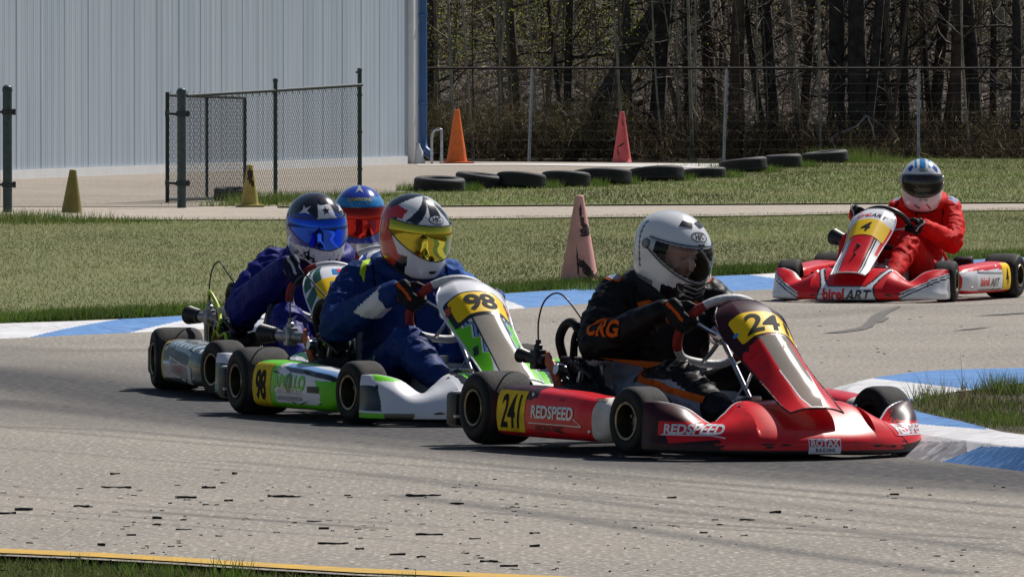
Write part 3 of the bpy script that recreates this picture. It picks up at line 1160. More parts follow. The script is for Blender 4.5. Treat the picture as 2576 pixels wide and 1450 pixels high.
def chain(mb, a, b, c, d, cell=0.06, r=0.0022, slope=1.25):
    """diamond mesh over the quad a (bottom left) b (bottom right) c (top right) d (top left)"""
    a, b, c, d = map(Vector, (a, b, c, d))
    W, H = (b - a).length, ((d - a).length + (c - b).length) / 2

    def P(s, t):
        u, v = s / W, t / H
        return (a * (1 - u) + b * u) * (1 - v) + (d * (1 - u) + c * u) * v
    for sg in (1, -1):
        k = -H / slope
        while k < W + H / slope:
            pts = []
            t0, t1 = 0.0, H
            s0, s1 = k, k + sg * H / slope
            if sg < 0:
                s0, s1 = k + H / slope, k
            # clip to 0..W
            ts = []
            for tt in (0.0, 1.0):
                ts.append(tt)
            ds = s1 - s0
            lo, hi = 0.0, 1.0
            x0, x1 = (0 - s0) / ds, (W - s0) / ds
            lo, hi = max(lo, min(x0, x1)), min(hi, max(x0, x1))
            if hi - lo > 0.01:
                off = Vector((0, 0.002 * sg, 0))
                mb.tube([P(s0 + ds * lo, H * lo) + off, P(s0 + ds * hi, H * hi) + off], r, 4, cap=False)
            k += cell


def pipe(mb, p, q, r, n=12):
    mb.tube([p, q], r, n)


g1 = at(457, 521, Z2)
gate_post = empty('gate_post', g1)
tag(gate_post, 'thick grey-green gate post with domed cap and hinge clamps beside the open chain-link leaf', 'gate post')
mb = MB()
mb.lathe([(0.045, -0.02), (0.045, 1.125), (0.05, 1.125), (0.05, 1.15), (0.044, 1.172), (0.025, 1.186), (0.0, 1.19)], n=24)
mb.build('shaft', m_post, gate_post)
for z in (0.24, 0.93):
    mb = MB()
    mb.lathe([(0.046, -0.025), (0.054, -0.025), (0.054, 0.025), (0.046, 0.025)], (0, 0, z), n=24)
    mb.box((0.066, 0, z), (0.03, 0.025, 0.06), 0.004)
    mb.tube([(-0.05, 0, z - 0.005), (-0.1, 0.01, z), (-0.165, 0.03, z)], [0.016, 0.013, 0.01], 8)
    mb.box((-0.155, 0.02, z), (0.02, 0.03, 0.07), 0.004)
    mb.build('hinge', m_gpost, gate_post)

# the open leaf behind it
D0, D1 = 84.6, 87.9
lf = [atd(421, 508, D0), atd(616, 503.5, D1), atd(616, 246, D1), atd(421, 239, D0)]
leaf = empty('chain_link_gate', lf[0])
tag(leaf, 'open chain-link gate leaf hung from the thick post, dark frame with bottom rail', 'gate')
O_ = lf[0]
q = [v - O_ for v in lf]
mb = MB()
up = Vector((0, 0, 0.03))
pipe(mb, q[0] - Vector((0, 0, 0.03)), q[3] + Vector((0, 0, 0.03)), 0.021)
pipe(mb, q[1], q[2], 0.019)
pipe(mb, q[0] + up, q[1] + up, 0.016)
pipe(mb, q[3], q[2], 0.018)
pipe(mb, q[0].lerp(q[1], 0.5), q[3].lerp(q[2], 0.5), 0.017)
mb.build('gate_frame', m_gpost, leaf)
mb = MB()
chain(mb, q[0], q[1], q[2], q[3])
for k in range(14):
    a = q[3].lerp(q[2], (k + 0.5) / 14)
    mb.tube([a, a + Vector((0.008, 0, 0.045))], 0.004, 4)
mb.build('wire_mesh', m_wire, leaf, 0)

# the fixed panel from the gate post to the tall end post
Db = (84.2, 86.4, 88.6)
bl = [atd(470, 506, Db[0]), atd(905, 489, Db[2]), atd(905, 215, Db[2]), atd(470, 241, Db[0])]
pan = empty('chain_link_fence', (bl[0].x, bl[0].y, Z2))
tag(pan, 'chain-link fence panel with rising top rail between thick gate post and tall end post', 'fence')
q = [v - pan.location for v in bl]
mb = MB()
mb.tube([q[3], q[3].lerp(q[2], 0.5), q[2] + Vector((0.02, 0, 0.005))], 0.018, 10)
mb.build('top_rail', m_gpost, pan)
mb = MB()
e = q[1]
mb.lathe([(0.024, 0), (0.024, 1.36), (0.026, 1.36), (0.026, 1.385), (0.0, 1.395)], (e.x, e.y, 0), n=16)
for z in (0.3, 0.7, 1.1):
    mb.lathe([(0.025, -0.012), (0.03, -0.012), (0.03, 0.012), (0.025, 0.012)], (e.x, e.y, z), n=16)
mb.box((e.x - 0.02, e.y, 1.345), (0.05, 0.03, 0.02), 0.003)
mb.build('end_post', m_post, pan)
mb = MB()
x693 = atd(693, 480, Db[1]) - pan.location
mb.lathe([(0.022, 0), (0.022, 1.24), (0.028, 1.24), (0.026, 1.275), (0.0, 1.285)], (x693.x, x693.y, 0), n=16)
mb.build('line_post', m_post, pan)
mb = MB()
chain(mb, q[0], q[1], q[2], q[3])
for k in range(26):
    a = q[3].lerp(q[2], (k + 0.5) / 26)
    mb.tube([a, a + Vector((0.01, 0, -0.045))], 0.005, 4)
mb.build('wire_mesh', m_wire, pan, 0)

# left edge of the picture: the other gate post and its leaf
g2 = at(19, 532, Z2)
gp2 = empty('gate_post', g2)
tag(gp2, 'thick gate post at the left picture edge, grass at its foot', 'gate post')
mb = MB()
mb.lathe([(0.045, -0.02), (0.045, 1.155), (0.05, 1.155), (0.05, 1.18), (0.044, 1.203), (0.025, 1.218), (0.0, 1.222)], n=24)
mb.build('shaft', m_post, gp2)
for z in (0.26, 0.96):
    mb = MB()
    mb.lathe([(0.046, -0.025), (0.054, -0.025), (0.054, 0.025), (0.046, 0.025)], (0, 0, z), n=24)
    mb.box((0.066, 0, z), (0.03, 0.025, 0.06), 0.004)
    mb.tube([(-0.05, 0, z), (-0.09, 0, z)], 0.012, 8)
    mb.build('hinge', m_gpost, gp2)
o2 = Vector((g2.x - 0.09, g2.y + 0.02, Z2))
lf2 = empty('chain_link_gate', o2)
tag(lf2, 'chain-link gate leaf cut by the left picture edge', 'gate')
q = [Vector((-1.9, 0.3, 0.1)), Vector((0, 0, 0.1)), Vector((0, 0, 1.12)), Vector((-1.9, 0.3, 1.12))]
mb = MB()
for a, b in ((0, 1), (1, 2), (2, 3), (3, 0)):
    pipe(mb, q[a], q[b], 0.018)
mb.build('gate_frame', m_gpost, lf2)
mb = MB()
chain(mb, q[0], q[1], q[2], q[3])
mb.build('wire_mesh', m_wire, lf2, 0)

# long wire fence in front of the wood
FA, FB = at(1333, 405, 0.03), at(2310, 404, 0.03)
fdir = (FB - FA) / 2
wf = empty('wire_fence', (FA.x, FA.y, 0.0))
tag(wf, 'long wire fence on thin grey posts with dark top rail along the wood edge', 'fence')
RZ = 1.51
mb = MB()
mb.tube([fdir * k + Vector((0, 0, RZ)) for k in (-0.62, 0, 0.5, 1, 1.5, 2, 3, 4)], 0.019, 8)
mb.build('top_rail', m_rail, wf)
for k in range(0, 5):
    mb = MB()
    c = fdir * k
    lean = (0.0, 0.03, 0.0, 0.0, 0.02)[k] + (0.035 if k == 0 else 0)
    mb.tube([(c.x - lean * 0.5, c.y, -0.02), (c.x + lean, c.y, RZ - 0.06)], 0.026, 10)
    mb.tube([(c.x + lean, c.y, RZ - 0.06), (c.x + lean, c.y, RZ)], 0.018, 8)
    mb.build('post', m_galv, wf)
mb = MB()
h = 0.06
while h < RZ:
    mb.tube([fdir * -0.62 + Vector((0, 0, h)), fdir * 4 + Vector((0, 0, h + 0.01))], 0.0018, 3, cap=False)
    h += 0.15
k = -0.6
while k < 4:
    a = fdir * k
    mb.tube([a + Vector((0, 0, 0.02)), a + Vector((0.01, 0, RZ - 0.02))], 0.0013, 3, cap=False)
    k += 0.075
mb.build('wire_mesh', m_wire2, wf, 0)

# ================================================================ ROW OF CAR TYRES
m_ct = pm('weathered_tyre', (0.026, 0.027, 0.03), 0.7, col2=(0.014, 0.014, 0.015), vs=10, bump=0.2, bs=80)


def tyre_mesh(r=0.315, wd=0.19):
    mb = MB()
    hw = wd / 2
    prof = [(r * 0.6, -hw * 0.72), (r * 0.64, -hw * 0.9), (r * 0.8, -hw * 1.0), (r * 0.93, -hw * 0.9), (r * 0.985, -hw * 0.72), (r, -hw * 0.55)]
    for z in (-0.34, -0.1, 0.14, 0.38):
        prof += [(r, hw * (z - 0.05)), (r - 0.009, hw * (z - 0.03)), (r - 0.009, hw * (z + 0.03)), (r, hw * (z + 0.05))]
    prof += [(r, hw * 0.58), (r * 0.985, hw * 0.74), (r * 0.93, hw * 0.9), (r * 0.8, hw), (r * 0.64, hw * 0.9), (r * 0.6, hw * 0.72), (r * 0.62, hw * 0.6), (r * 0.9, hw * 0.5), (r * 0.92, -hw * 0.5), (r * 0.62, -hw * 0.6), (r * 0.6, -hw * 0.72)]
    mb.lathe(prof, n=56)
    return mb


lbl = ['worn car tyre lying at the left end of the tyre row in tall grass', 'second car tyre from the left end of the row, just behind the helmets', 'third tyre from the left end of the row, tilted down to the right',
       'car tyre in the row below left of the fallen log', 'wide car tyre in the row, left of the torn one', 'torn car tyre with open bead, below the faded red cone', 'low car tyre half sunk in grass, right of the torn one', 'raised car tyre in the row in front of the second fence post',
       'narrow car tyre third from the right end, between two wider ones', 'car tyre at the far right end of the row by a tall grass tuft']
tm = tyre_mesh()
t0 = None
for i, (x, y, w_) in enumerate(TYRES):
    p = at(x, y - 2, Z3)
    if t0 is None:
        o = t0 = tm.build('car_tyre', m_ct, None, 32)
    else:
        o = t0.copy()
        COL.objects.link(o)
    s_ = w_ / FPX * p.y / 0.63
    s_ = min(max(s_, 0.85), 1.16)
    o.scale = (s_, s_, 1.0 if i != 6 else 0.8)
    o.location = (p.x, p.y + 0.3, Z3 + (0.065, 0.08, 0.085, 0.08, 0.08, 0.075, 0.05, 0.09, 0.09, 0.08)[i])
    o.rotation_euler = (0.05 + (0.02, 0.05, -0.01, 0.02, 0.05, 0.08, 0.02, 0.06, 0.0, -0.02)[i], (0.03, 0.05, 0.1, 0.06, 0.06, 0.03, 0.0, -0.05, -0.04, -0.1)[i], i * 0.7)
    tag(o, lbl[i], 'tyre', 'car tyres laid out in a row on the grass')
p = at(582, 505, Z2)
o = t0.copy()
COL.objects.link(o)
o.location = (p.x, p.y + 0.3, Z2 + 0.06)
o.scale = (0.62, 0.62, 0.8)
tag(o, 'small black tyre lying behind the gate mesh beside the yellow cone', 'tyre')
o['group'] = ''

# ================================================================ THE WOOD
m_bark = pm('dark_bark', (0.062, 0.052, 0.043), 0.9, col2=(0.018, 0.015, 0.013), vs=7, bump=0.9, bs=25)
m_bark2 = pm('brown_bark', (0.13, 0.092, 0.06), 0.9, col2=(0.035, 0.026, 0.02), vs=6, bump=0.9, bs=25)
m_birch = pm('pale_sapling_bark', (0.36, 0.33, 0.24), 0.7, col2=(0.12, 0.11, 0.075), vs=5)
m_grey = pm('weathered_dead_wood', (0.3, 0.29, 0.3), 0.8, var=0.2)
m_leafy = pm('spring_leaves', (1, 1, 1), 0.6, attr='tint', transl=0.5, var=0.03)
m_brush = pm('dry_brush', (1, 1, 1), 0.85, attr='tint', transl=0.15, var=0.03, spec=0.15)
m_hill = noise_ground('brushy_bank', (0.1, 0.08, 0.07), (0.135, 0.11, 0.1), (0.19, 0.155, 0.145), 1.1, 9, bump=1.0)

hb = []
for i, x in enumerate(np.linspace(-40, 50, 60)):
    row = []
    for j, y in enumerate(np.linspace(0, 1, 24)):
        yy = 141 + y * 60
        zz = 0.03 + 11 * y ** 0.9 + 0.35 * noise.noise((x * 0.35, yy * 0.25, 0)) * min(1, y * 6)
        row.append((x, yy, zz))
    hb.append(row)
mb = MB()
mb.grid(np.array(hb))
tag(mb.build('hills', m_hill), kind='structure')


def bank_z(y):
    t = max(0.0, (y - 141) / 60)
    return 0.03 + 11 * t ** 0.9


def trunk_mesh(r0, H, lean=(0, 0), bend=0.1, seed=0, n=9, taper=0.55, knots=True):
    rr = random.Random(seed)
    pts, rad = [], []
    K = 16
    bx, by = rr.uniform(-1, 1) * bend, rr.uniform(-1, 1) * bend
    for i in range(K + 1):
        t = i / K
        pts.append(Vector((lean[0] * t * H + bx * math.sin(t * 5 + seed), lean[1] * t * H + by * math.sin(t * 4 + seed * 2), t * H - 0.05)))
        f = 1 - taper * t
        if t < 0.08:
            f *= 1 + (0.08 - t) * 5
        rad.append(r0 * f * (1 + rr.uniform(-0.06, 0.06)))
    mb = MB()
    mb.tube(pts, rad, n)
    return mb, pts, rad


def limbs(pts, rad, n, L, seed, zmin=0.8, r0=0.02, fork=2):
    rr = random.Random(seed)
    mb = MB()
    H = pts[-1].z
    for k in range(n):
        z = rr.uniform(zmin, H * 0.95)
        i = min(int(z / H * (len(pts) - 1)), len(pts) - 2)
        b = pts[i].lerp(pts[i + 1], rr.random())
        a = rr.uniform(0, 2 * PI)
        le = L * rr.uniform(0.4, 1.1)
        d = Vector((math.cos(a), math.sin(a) * 0.7, rr.uniform(-0.1, 0.8))).normalized()
        pp = [b]
        for s_ in range(5):
            d = (d + Vector((rr.uniform(-0.35, 0.35), rr.uniform(-0.3, 0.3), rr.uniform(-0.2, 0.35)))).normalized()
            pp.append(pp[-1] + d * le / 5)
        r1 = min(r0 * rr.uniform(0.6, 1.3), rad[i] * 0.6)
        mb.tube(pp, [r1 * (1 - 0.16 * q_) for q_ in range(6)], 5, cap=False)
        for f in range(fork):
            j = rr.randint(1, 4)
            d2 = (d + Vector((rr.uniform(-1, 1), rr.uniform(-1, 1), rr.uniform(-0.4, 0.8)))).normalized()
            p2 = [pp[j]]
            for s_ in range(3):
                d2 = (d2 + Vector((rr.uniform(-0.4, 0.4), rr.uniform(-0.3, 0.3), rr.uniform(-0.2, 0.3)))).normalized()
                p2.append(p2[-1] + d2 * le * 0.2)
            mb.tube(p2, [r1 * 0.5, r1 * 0.4, r1 * 0.3, r1 * 0.2], 4, cap=False)
    return mb


def tree(px, d, wpx, H, mat, label, lean=0.0, nb=14, L=1.3, seed=0, zmin=1.0, group=None, bend=0.08, name='tree', r_limb=0.018):
    p = atd(px, 405, d)
    z = bank_z(d)
    r = empty(name, (p.x, p.y, z))
    tag(r, label, 'tree', group)
    r0 = wpx / FPX * d / 2
    mb, pts, rad = trunk_mesh(r0, H, (lean, 0.01), bend, seed)
    mb.build('trunk', mat, r, 50)
    if wpx > 24 and seed % 3 == 0:
        f2, p2, r2 = trunk_mesh(r0 * 0.55, H * 0.9, (lean + (0.16 if seed % 2 else -0.14), 0.02), bend, seed + 5)
        f2.build('trunk', mat, r, 50)
        limbs(p2, r2, 8, L, seed + 41, zmin, r_limb).build('branches', mat, r, 0)
    if nb:
        limbs(pts, rad, nb, L, seed + 99, zmin, r_limb).build('branches', mat, r, 0)
    return r


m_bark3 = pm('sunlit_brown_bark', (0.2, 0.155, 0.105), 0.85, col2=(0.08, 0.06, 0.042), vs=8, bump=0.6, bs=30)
G4 = 'thin stems of the tangle behind the fence'
G1, G2, G3 = 'dark thick trunks of the wood', 'thin saplings along the wood edge', 'slender trunks deep in the wood'
big = [(1072, 139, 44, 0.0, m_bark, 'dark tree trunk half hidden behind the blue downpipe'), (1300, 137.5, 42, 0.004, m_bark2, 'brown thick trunk just left of the first fence post'), (1424, 138.5, 26, 0.01, m_bark, 'straight dark trunk between first fence post and the leaning tree'),
       (1590, 137, 34, 0.0, m_bark, 'black upright trunk right of the leaning tree, behind the red cone'), (1660, 138, 50, -0.03, m_bark, 'thick trunk with forked broken stub, right of the red cone'), (1722, 139, 30, 0.02, m_bark, 'medium dark trunk left of the second fence post, nearest the forked one'),
       (1790, 140.5, 40, 0.0, m_bark, 'dark trunk directly behind the top of the second fence post'), (1850, 137.5, 54, 0.005, m_bark2, 'thick brown-black trunk just right of the second fence post'), (1944, 138.2, 42, -0.006, m_bark, 'dark trunk above the third car tyre from the right end'),
       (2012, 141, 36, 0.01, m_bark, 'slim dark trunk close left of the pale sapling by the tyre row end'), (2090, 137.2, 50, 0.0, m_bark, 'thick dark trunk close right of the pale sapling by the tyre row end'), (2166, 136.6, 66, 0.004, m_bark, 'thickest trunk, grey-barked, behind the bleached dead branch'),
       (2228, 139, 56, -0.005, m_bark, 'broad black trunk left of the third fence post'), (2289, 138, 38, 0.0, m_bark, 'dark trunk just behind the third fence post'), (2347, 140, 36, 0.008, m_bark, 'dark trunk above the white helmet of the red-suited driver'),
       (2402, 137.5, 42, -0.004, m_bark2, 'brownish trunk right of the third fence post, beyond the helmet'), (2450, 138.8, 46, 0.0, m_bark, 'thick dark trunk third from the right picture edge'), (2492, 140, 30, 0.01, m_bark, 'dark trunk second from the right picture edge'), (2556, 137, 30, 0.0, m_bark, 'dark trunk at the right picture edge')]
for i, (x, d, wpx, ln, mt, lb_) in enumerate(big):
    tree(x, d, wpx * (0.88, 0.7, 0.95, 0.8)[i % 4], 7.5, mt, lb_, ln + (0.03, -0.05, 0.015, -0.025, 0.06)[i % 5], 24, 1.5, 10 + i, 0.9, G1, 0.09, r_limb=0.026)
# the leaning tree and the fallen log
tree(1415, 137.4, 46, 6.5, m_bark, 'big dark tree leaning steeply to the right', 0.62, 10, 1.4, 77, 1.2, None, 0.05)
p = at(1395, 296, 0.0)
lg = [atd(1290, 338, 136.2), atd(1350, 322, 136.4), atd(1420, 305, 136.8), atd(1490, 288, 137.2), atd(1560, 268, 137.8), atd(1610, 255, 138.2)]
mb = MB()
mb.tube([v - lg[0] for v in lg], [0.07, 0.11, 0.12, 0.115, 0.1, 0.08], 9)
mb.tube([lg[4] - lg[0], atd(1640, 290, 137.5) - lg[0], atd(1655, 320, 137.2) - lg[0]], [0.03, 0.02, 0.012], 6)
o = mb.build('fallen_log', m_bark, None, 50)
o.location = lg[0]
tag(o, 'dark fallen log propped across the brush under the leaning tree', 'log')
br = [atd(2180, 290, 134.9), atd(2155, 318, 134.8), atd(2105, 338, 134.7), atd(2090, 350, 134.6), atd(2108, 385, 134.6)]
mb = MB()
mb.tube([v - br[0] for v in br], [0.012, 0.017, 0.014, 0.02, 0.008], 6)
for a, b in (((2180, 290), (2250, 345)), ((2180, 290), (2200, 350)), ((2105, 350), (2130, 372))):
    mb.tube([atd(*a, 134.8) - br[0], atd((a[0] + b[0]) / 2 + 3, (a[1] + b[1]) / 2 - 4, 134.8) - br[0], atd(*b, 134.7) - br[0]], [0.009, 0.007, 0.005], 5)
o = mb.build('dead_branch', m_grey, None, 50)
o.location = br[0]
tag(o, 'bleached dead branch hanging crookedly against the far fence', 'branch')
thin = [(1146, 134.6, 9, -0.05, 'pale tall sapling rising behind the orange cone'), (1190, 134.8, 6, -0.06, 'thin crooked sapling right of the orange cone'), (1345, 135.0, 6, -0.05, 'thin sapling leaning left beside the first fence post'), (1257, 136, 6, 0.02, 'slim pale stem left of the brown thick trunk'),
        (1400, 139.5, 14, 0.03, 'whitish birch stem between first fence post and leaning tree'), (1563, 134.7, 8, -0.06, 'pale sapling rising behind the faded red cone'), (1739, 134.8, 10, -0.02, 'straight pale sapling with twin stem left of the second fence post'), (1752, 136, 6, -0.015, 'thin twin of the straight pale sapling left of the second fence post'),
        (1668, 135.5, 6, -0.06, 'thin leaning sapling right of the faded red cone'), (1880, 134.9, 6, 0.0, 'short thin sapling right of the second fence post'), (2064, 134.4, 9, -0.01, 'straight pale sapling behind the right end of the tyre row'), (2440, 135, 6, -0.05, 'thin pale sapling right of the third fence post'), (2520, 137, 5, 0.03, 'thin pale stem near the right picture edge'), (2464, 139.5, 8, 0.01, 'pale slender stem between the two trunks near the right picture edge')]
for i, (x, d, wpx, ln, lb_) in enumerate(thin):
    tree(x, d, wpx, 5.5 if i not in (9,) else 1.6, m_birch, lb_, ln, 6, 0.7, 300 + i, 1.3 if i != 9 else 0.8, G2, 0.06, 'sapling', r_limb=0.007)
# slender trunks deeper in
for i in range(44):
    d = rnd.uniform(135.2, 141)
    x = rnd.uniform(1050, 2750)
    tree(x, d, rnd.choice((4, 5, 6, 8, 11, 15)), rnd.uniform(4, 7), rnd.choice((m_birch, m_bark3, m_bark3, m_bark2)), 'thin crooked bare stem in the tangle just behind the fence', rnd.uniform(-0.16, 0.16), 11, 1.0, 800 + i, 0.4, G4, 0.16, 'thin_tree', r_limb=0.009)
for i in range(70):
    d = rnd.uniform(141, 158)
    x = rnd.uniform(950, 2750)
    tree(x, d, rnd.choice((7, 9, 12, 16, 22)), rnd.uniform(5, 8), rnd.choice((m_bark, m_bark, m_bark2, m_birch)), 'slender bare trunk standing deep among others in the wood', rnd.uniform(-0.12, 0.12), 8, 1.2, 500 + i, 0.5, G3, 0.1, 'slender_tree', r_limb=0.012)


def ribbons(n, d0, d1, x0, x1, z0, z1, L0, L1, w0, w1, cols, wts, updown=0.5):
    d = rng.uniform(d0, d1, n)
    px = rng.uniform(x0, x1, n)
    X = (px - 1288) / FPX * d
    zb = 0.03 + np.where(d > 141, 11 * (np.maximum(d - 141, 0) / 60) ** 0.9, 0)
    pat = np.array([noise.noise((a * 0.9, b * 0.7, z1)) + 0.5 * noise.noise((a * 3.1, b * 2.0, z1)) for a, b in zip(X, d)])
    Z = zb + z0 + (z1 - z0) * rng.uniform(0, 1, n) ** 1.3 * np.clip(0.75 + 1.1 * pat, 0.12, 1.7)
    L = rng.uniform(L0, L1, n)
    a = rng.uniform(0, 2 * PI, n)
    e = rng.normal(updown, 0.5, n)
    dv = np.stack([np.cos(a) * np.cos(e), np.sin(a) * np.cos(e), np.sin(e)], 1)
    b = rng.uniform(0, 2 * PI, n)
    bend = np.stack([np.cos(b), np.sin(b), np.sin(b * 2)], 1) * (L * 0.12)[:, None]
    wv = np.cross(dv, rng.normal(0, 1, (n, 3)))
    wv /= np.linalg.norm(wv, axis=1, keepdims=True)
    wv *= rng.uniform(w0, w1, n)[:, None] / 2
    P = np.stack([X, d, Z], 1)
    A = P
    B = P + dv * (L * 0.5)[:, None] + bend
    C = P + dv * L[:, None]
    V = np.stack([A - wv, A + wv, B + wv * 0.8, B - wv * 0.8, C + wv * 0.35, C - wv * 0.35], 1).reshape(-1, 3)
    k = np.arange(n)[:, None] * 6
    F = np.concatenate([k + np.array([[0, 1, 2, 3]]), k + np.array([[3, 2, 4, 5]])])
    return V, F, np.repeat(palette(n, cols, wts, 0.3), 6, 0)


def stuff(name, label, cat, mat, *sets):
    V, F, C = [], [], []
    o = 0
    for v, f, c in sets:
        V.append(v)
        F.append(f + o)
        C.append(c)
        o += len(v)
    ob = fast_mesh(name, np.concatenate(V), np.concatenate(F), mat, np.concatenate(C))
    return tag(ob, label, cat, kind='stuff')


DK, BR, TAN, PALE = (0.026, 0.022, 0.018), (0.1, 0.072, 0.042), (0.24, 0.18, 0.095), (0.5, 0.43, 0.3)
stuff('undergrowth', 'dry brown brush and dead grass on the wood floor behind the fence', 'undergrowth', m_brush,
      ribbons(26000, 134.3, 139.5, 900, 2800, 0.0, 0.55, 0.12, 0.4, 0.006, 0.018, (DK, BR, TAN, PALE), (3.2, 4, 2.2, 0.35), 0.8),
      ribbons(9000, 134.4, 140, 900, 1600, 0.3, 0.95, 0.12, 0.35, 0.006, 0.016, (BR, TAN, (0.2, 0.18, 0.06), PALE), (2, 3.5, 2.5, 0.8), 0.6),
      ribbons(6000, 134.4, 141, 1500, 2800, 0.2, 0.8, 0.12, 0.4, 0.006, 0.014, (DK, BR, TAN), (4, 3, 1), 0.6))
stuff('thicket', 'tangle of bare twigs filling the gaps between the trunks', 'thicket', m_brush,
      ribbons(15000, 138.5, 150, 900, 2800, 0.3, 3.4, 0.25, 1.0, 0.006, 0.018, (DK, BR, (0.19, 0.15, 0.11), PALE), (3, 2.5, 3, 1.4), 0.4),
      ribbons(9000, 146, 163, 900, 2800, 0.0, 4.5, 0.4, 1.4, 0.012, 0.035, (DK, (0.045, 0.036, 0.03)), (4, 2), 0.6))


def leaves(n, d0, d1, x0, x1, z0, z1, s0, s1, cols, wts):
    d = rng.uniform(d0, d1, n)
    nb_ = max(4, n // 24)
    cx, cd_, cz = rng.uniform(x0, x1, nb_), rng.uniform(d0, d1, nb_), rng.uniform(z0, z1, nb_)
    k = rng.integers(0, nb_, n)
    X = (cx[k] - 1288) / FPX * cd_[k] + rng.normal(0, 0.16, n)
    P = np.stack([X, cd_[k] + rng.normal(0, 0.2, n), cz[k] + rng.normal(0, 0.14, n)], 1)
    a = rng.normal(0, 1, (n, 3))
    b = np.cross(a, rng.normal(0, 1, (n, 3)))
    a /= np.linalg.norm(a, axis=1, keepdims=True)
    b /= np.linalg.norm(b, axis=1, keepdims=True)
    s_ = rng.uniform(s0, s1, n)[:, None]
    V = np.stack([P - a * s_, P + b * s_ * 0.5, P + a * s_, P - b * s_ * 0.5], 1).reshape(-1, 3)
    return V, np.arange(n * 4).reshape(-1, 4), np.repeat(palette(n, cols, wts, 0.3), 4, 0)


LG, LY = (0.2, 0.27, 0.03), (0.34, 0.34, 0.05)
stuff('foliage', 'small yellow-green spring leaves among the twigs of the wood', 'leaves', m_leafy,
      leaves(9500, 135.5, 146, 1000, 1640, 1.4, 3.0, 0.012, 0.026, (LG, LY, (0.07, 0.09, 0.02)), (2, 2, 2)),
      leaves(2500, 137, 148, 1600, 2700, 1.7, 3.2, 0.012, 0.024, (LG, LY, (0.08, 0.09, 0.03)), (1, 2, 2)),
      leaves(800, 134.5, 138, 1060, 2700, 0.1, 0.9, 0.012, 0.024, (LG, (0.06, 0.08, 0.02)), (1, 2)))


# ================================================================ RACING KARTS
# kart space: x forward from the rear axle, y to the driver's left, z up
def make_wheel(kart, x, y, r, wd, steer=0.0, rimr=0.066, rimcol=None):
    """wheel (hub mesh) > tyre, rim; the outer face looks along sign(y)"""
    sg = 1 if y > 0 else -1
    hw = wd / 2
    Mx = Matrix.Translation((x, y, r)) @ Matrix.Rotation(steer, 4, 'Z')

    def put(mb):
        mb.v = [tuple(Mx @ Vector(p)) for p in mb.v]
        return mb
    mb = MB()
    mb.lathe([(0.0, hw * 0.35), (0.018, hw * 0.35), (0.02, hw * 0.25), (0.034, hw * 0.2), (0.034, -hw * 0.6)], (0, 0, 0), (0, sg, 0), 20)
    for k in range(3):
        a = 2 * PI * k / 3 + 0.4
        mb.lathe([(0.0, hw * 0.42), (0.007, hw * 0.42), (0.007, hw * 0.1)], (0.03 * math.cos(a), 0, 0.03 * math.sin(a)), (0, sg, 0), 6)
    wh = put(mb).build('wheel', M['alu'], kart)
    mb = MB()
    k = r
    prof = [(rimr, -hw * 0.86), (rimr + 0.008, -hw * 0.97), (k * 0.68, -hw * 1.03), (k * 0.84, -hw * 1.0), (k * 0.93, -hw * 0.9), (k * 0.975, -hw * 0.76), (k * 0.995, -hw * 0.55), (k, -hw * 0.25), (k, hw * 0.25), (k * 0.995, hw * 0.55), (k * 0.975, hw * 0.76), (k * 0.93, hw * 0.9), (k * 0.84, hw * 1.0), (k * 0.68, hw * 1.03), (rimr + 0.008, hw * 0.97), (rimr, hw * 0.86)]
    mats = [0 if (i < 4 or i > 10) else 1 for i in range(len(prof) - 1)]
    mb.lathe(prof, (0, 0, 0), (0, sg, 0), 56, mats)
    put(mb).build('tyre', [M['rubber'], M['tread']], wh, 50)
    mb = MB()
    prof = [(rimr - 0.002, hw * 0.84), (rimr + 0.007, hw * 0.99), (rimr + 0.004, hw * 1.03), (rimr - 0.004, hw * 1.0), (rimr - 0.007, hw * 0.85), (rimr - 0.012, hw * 0.5), (rimr - 0.016, hw * 0.15), (0.036, hw * 0.05), (0.03, hw * 0.0), (0.0, 0.0)]
    mb.lathe(prof, (0, 0, 0), (0, sg, 0), 40, [1, 1, 1, 0, 0, 0, 0, 0, 0])
    mb.lathe([(rimr - 0.002, -hw * 0.86), (rimr + 0.006, -hw * 0.98), (rimr - 0.006, -hw * 0.9), (rimr - 0.014, 0)], (0, 0, 0), (0, sg, 0), 40)
    for j in range(6):
        a = 2 * PI * j / 6
        mb.box((0.043 * math.cos(a), sg * hw * 0.08, 0.043 * math.sin(a)), (0.016, 0.012, 0.012), 0.002)
    put(mb).build('rim', [M['rim'], rimcol or M['rimlip']], wh, 40)
    return wh


# ---- front fairing: outline and top edge from the centre outwards
NF = [(1.535, 0.0), (1.525, 0.12), (1.505, 0.22), (1.465, 0.33), (1.405, 0.44), (1.33, 0.525), (1.25, 0.565), (1.18, 0.575)]
NTP = [(1.265, 0.0, 0.21), (1.262, 0.11, 0.21), (1.265, 0.22, 0.204), (1.29, 0.295, 0.16), (1.295, 0.355, 0.13), (1.25, 0.43, 0.183), (1.205, 0.505, 0.204), (1.175, 0.56, 0.203)]


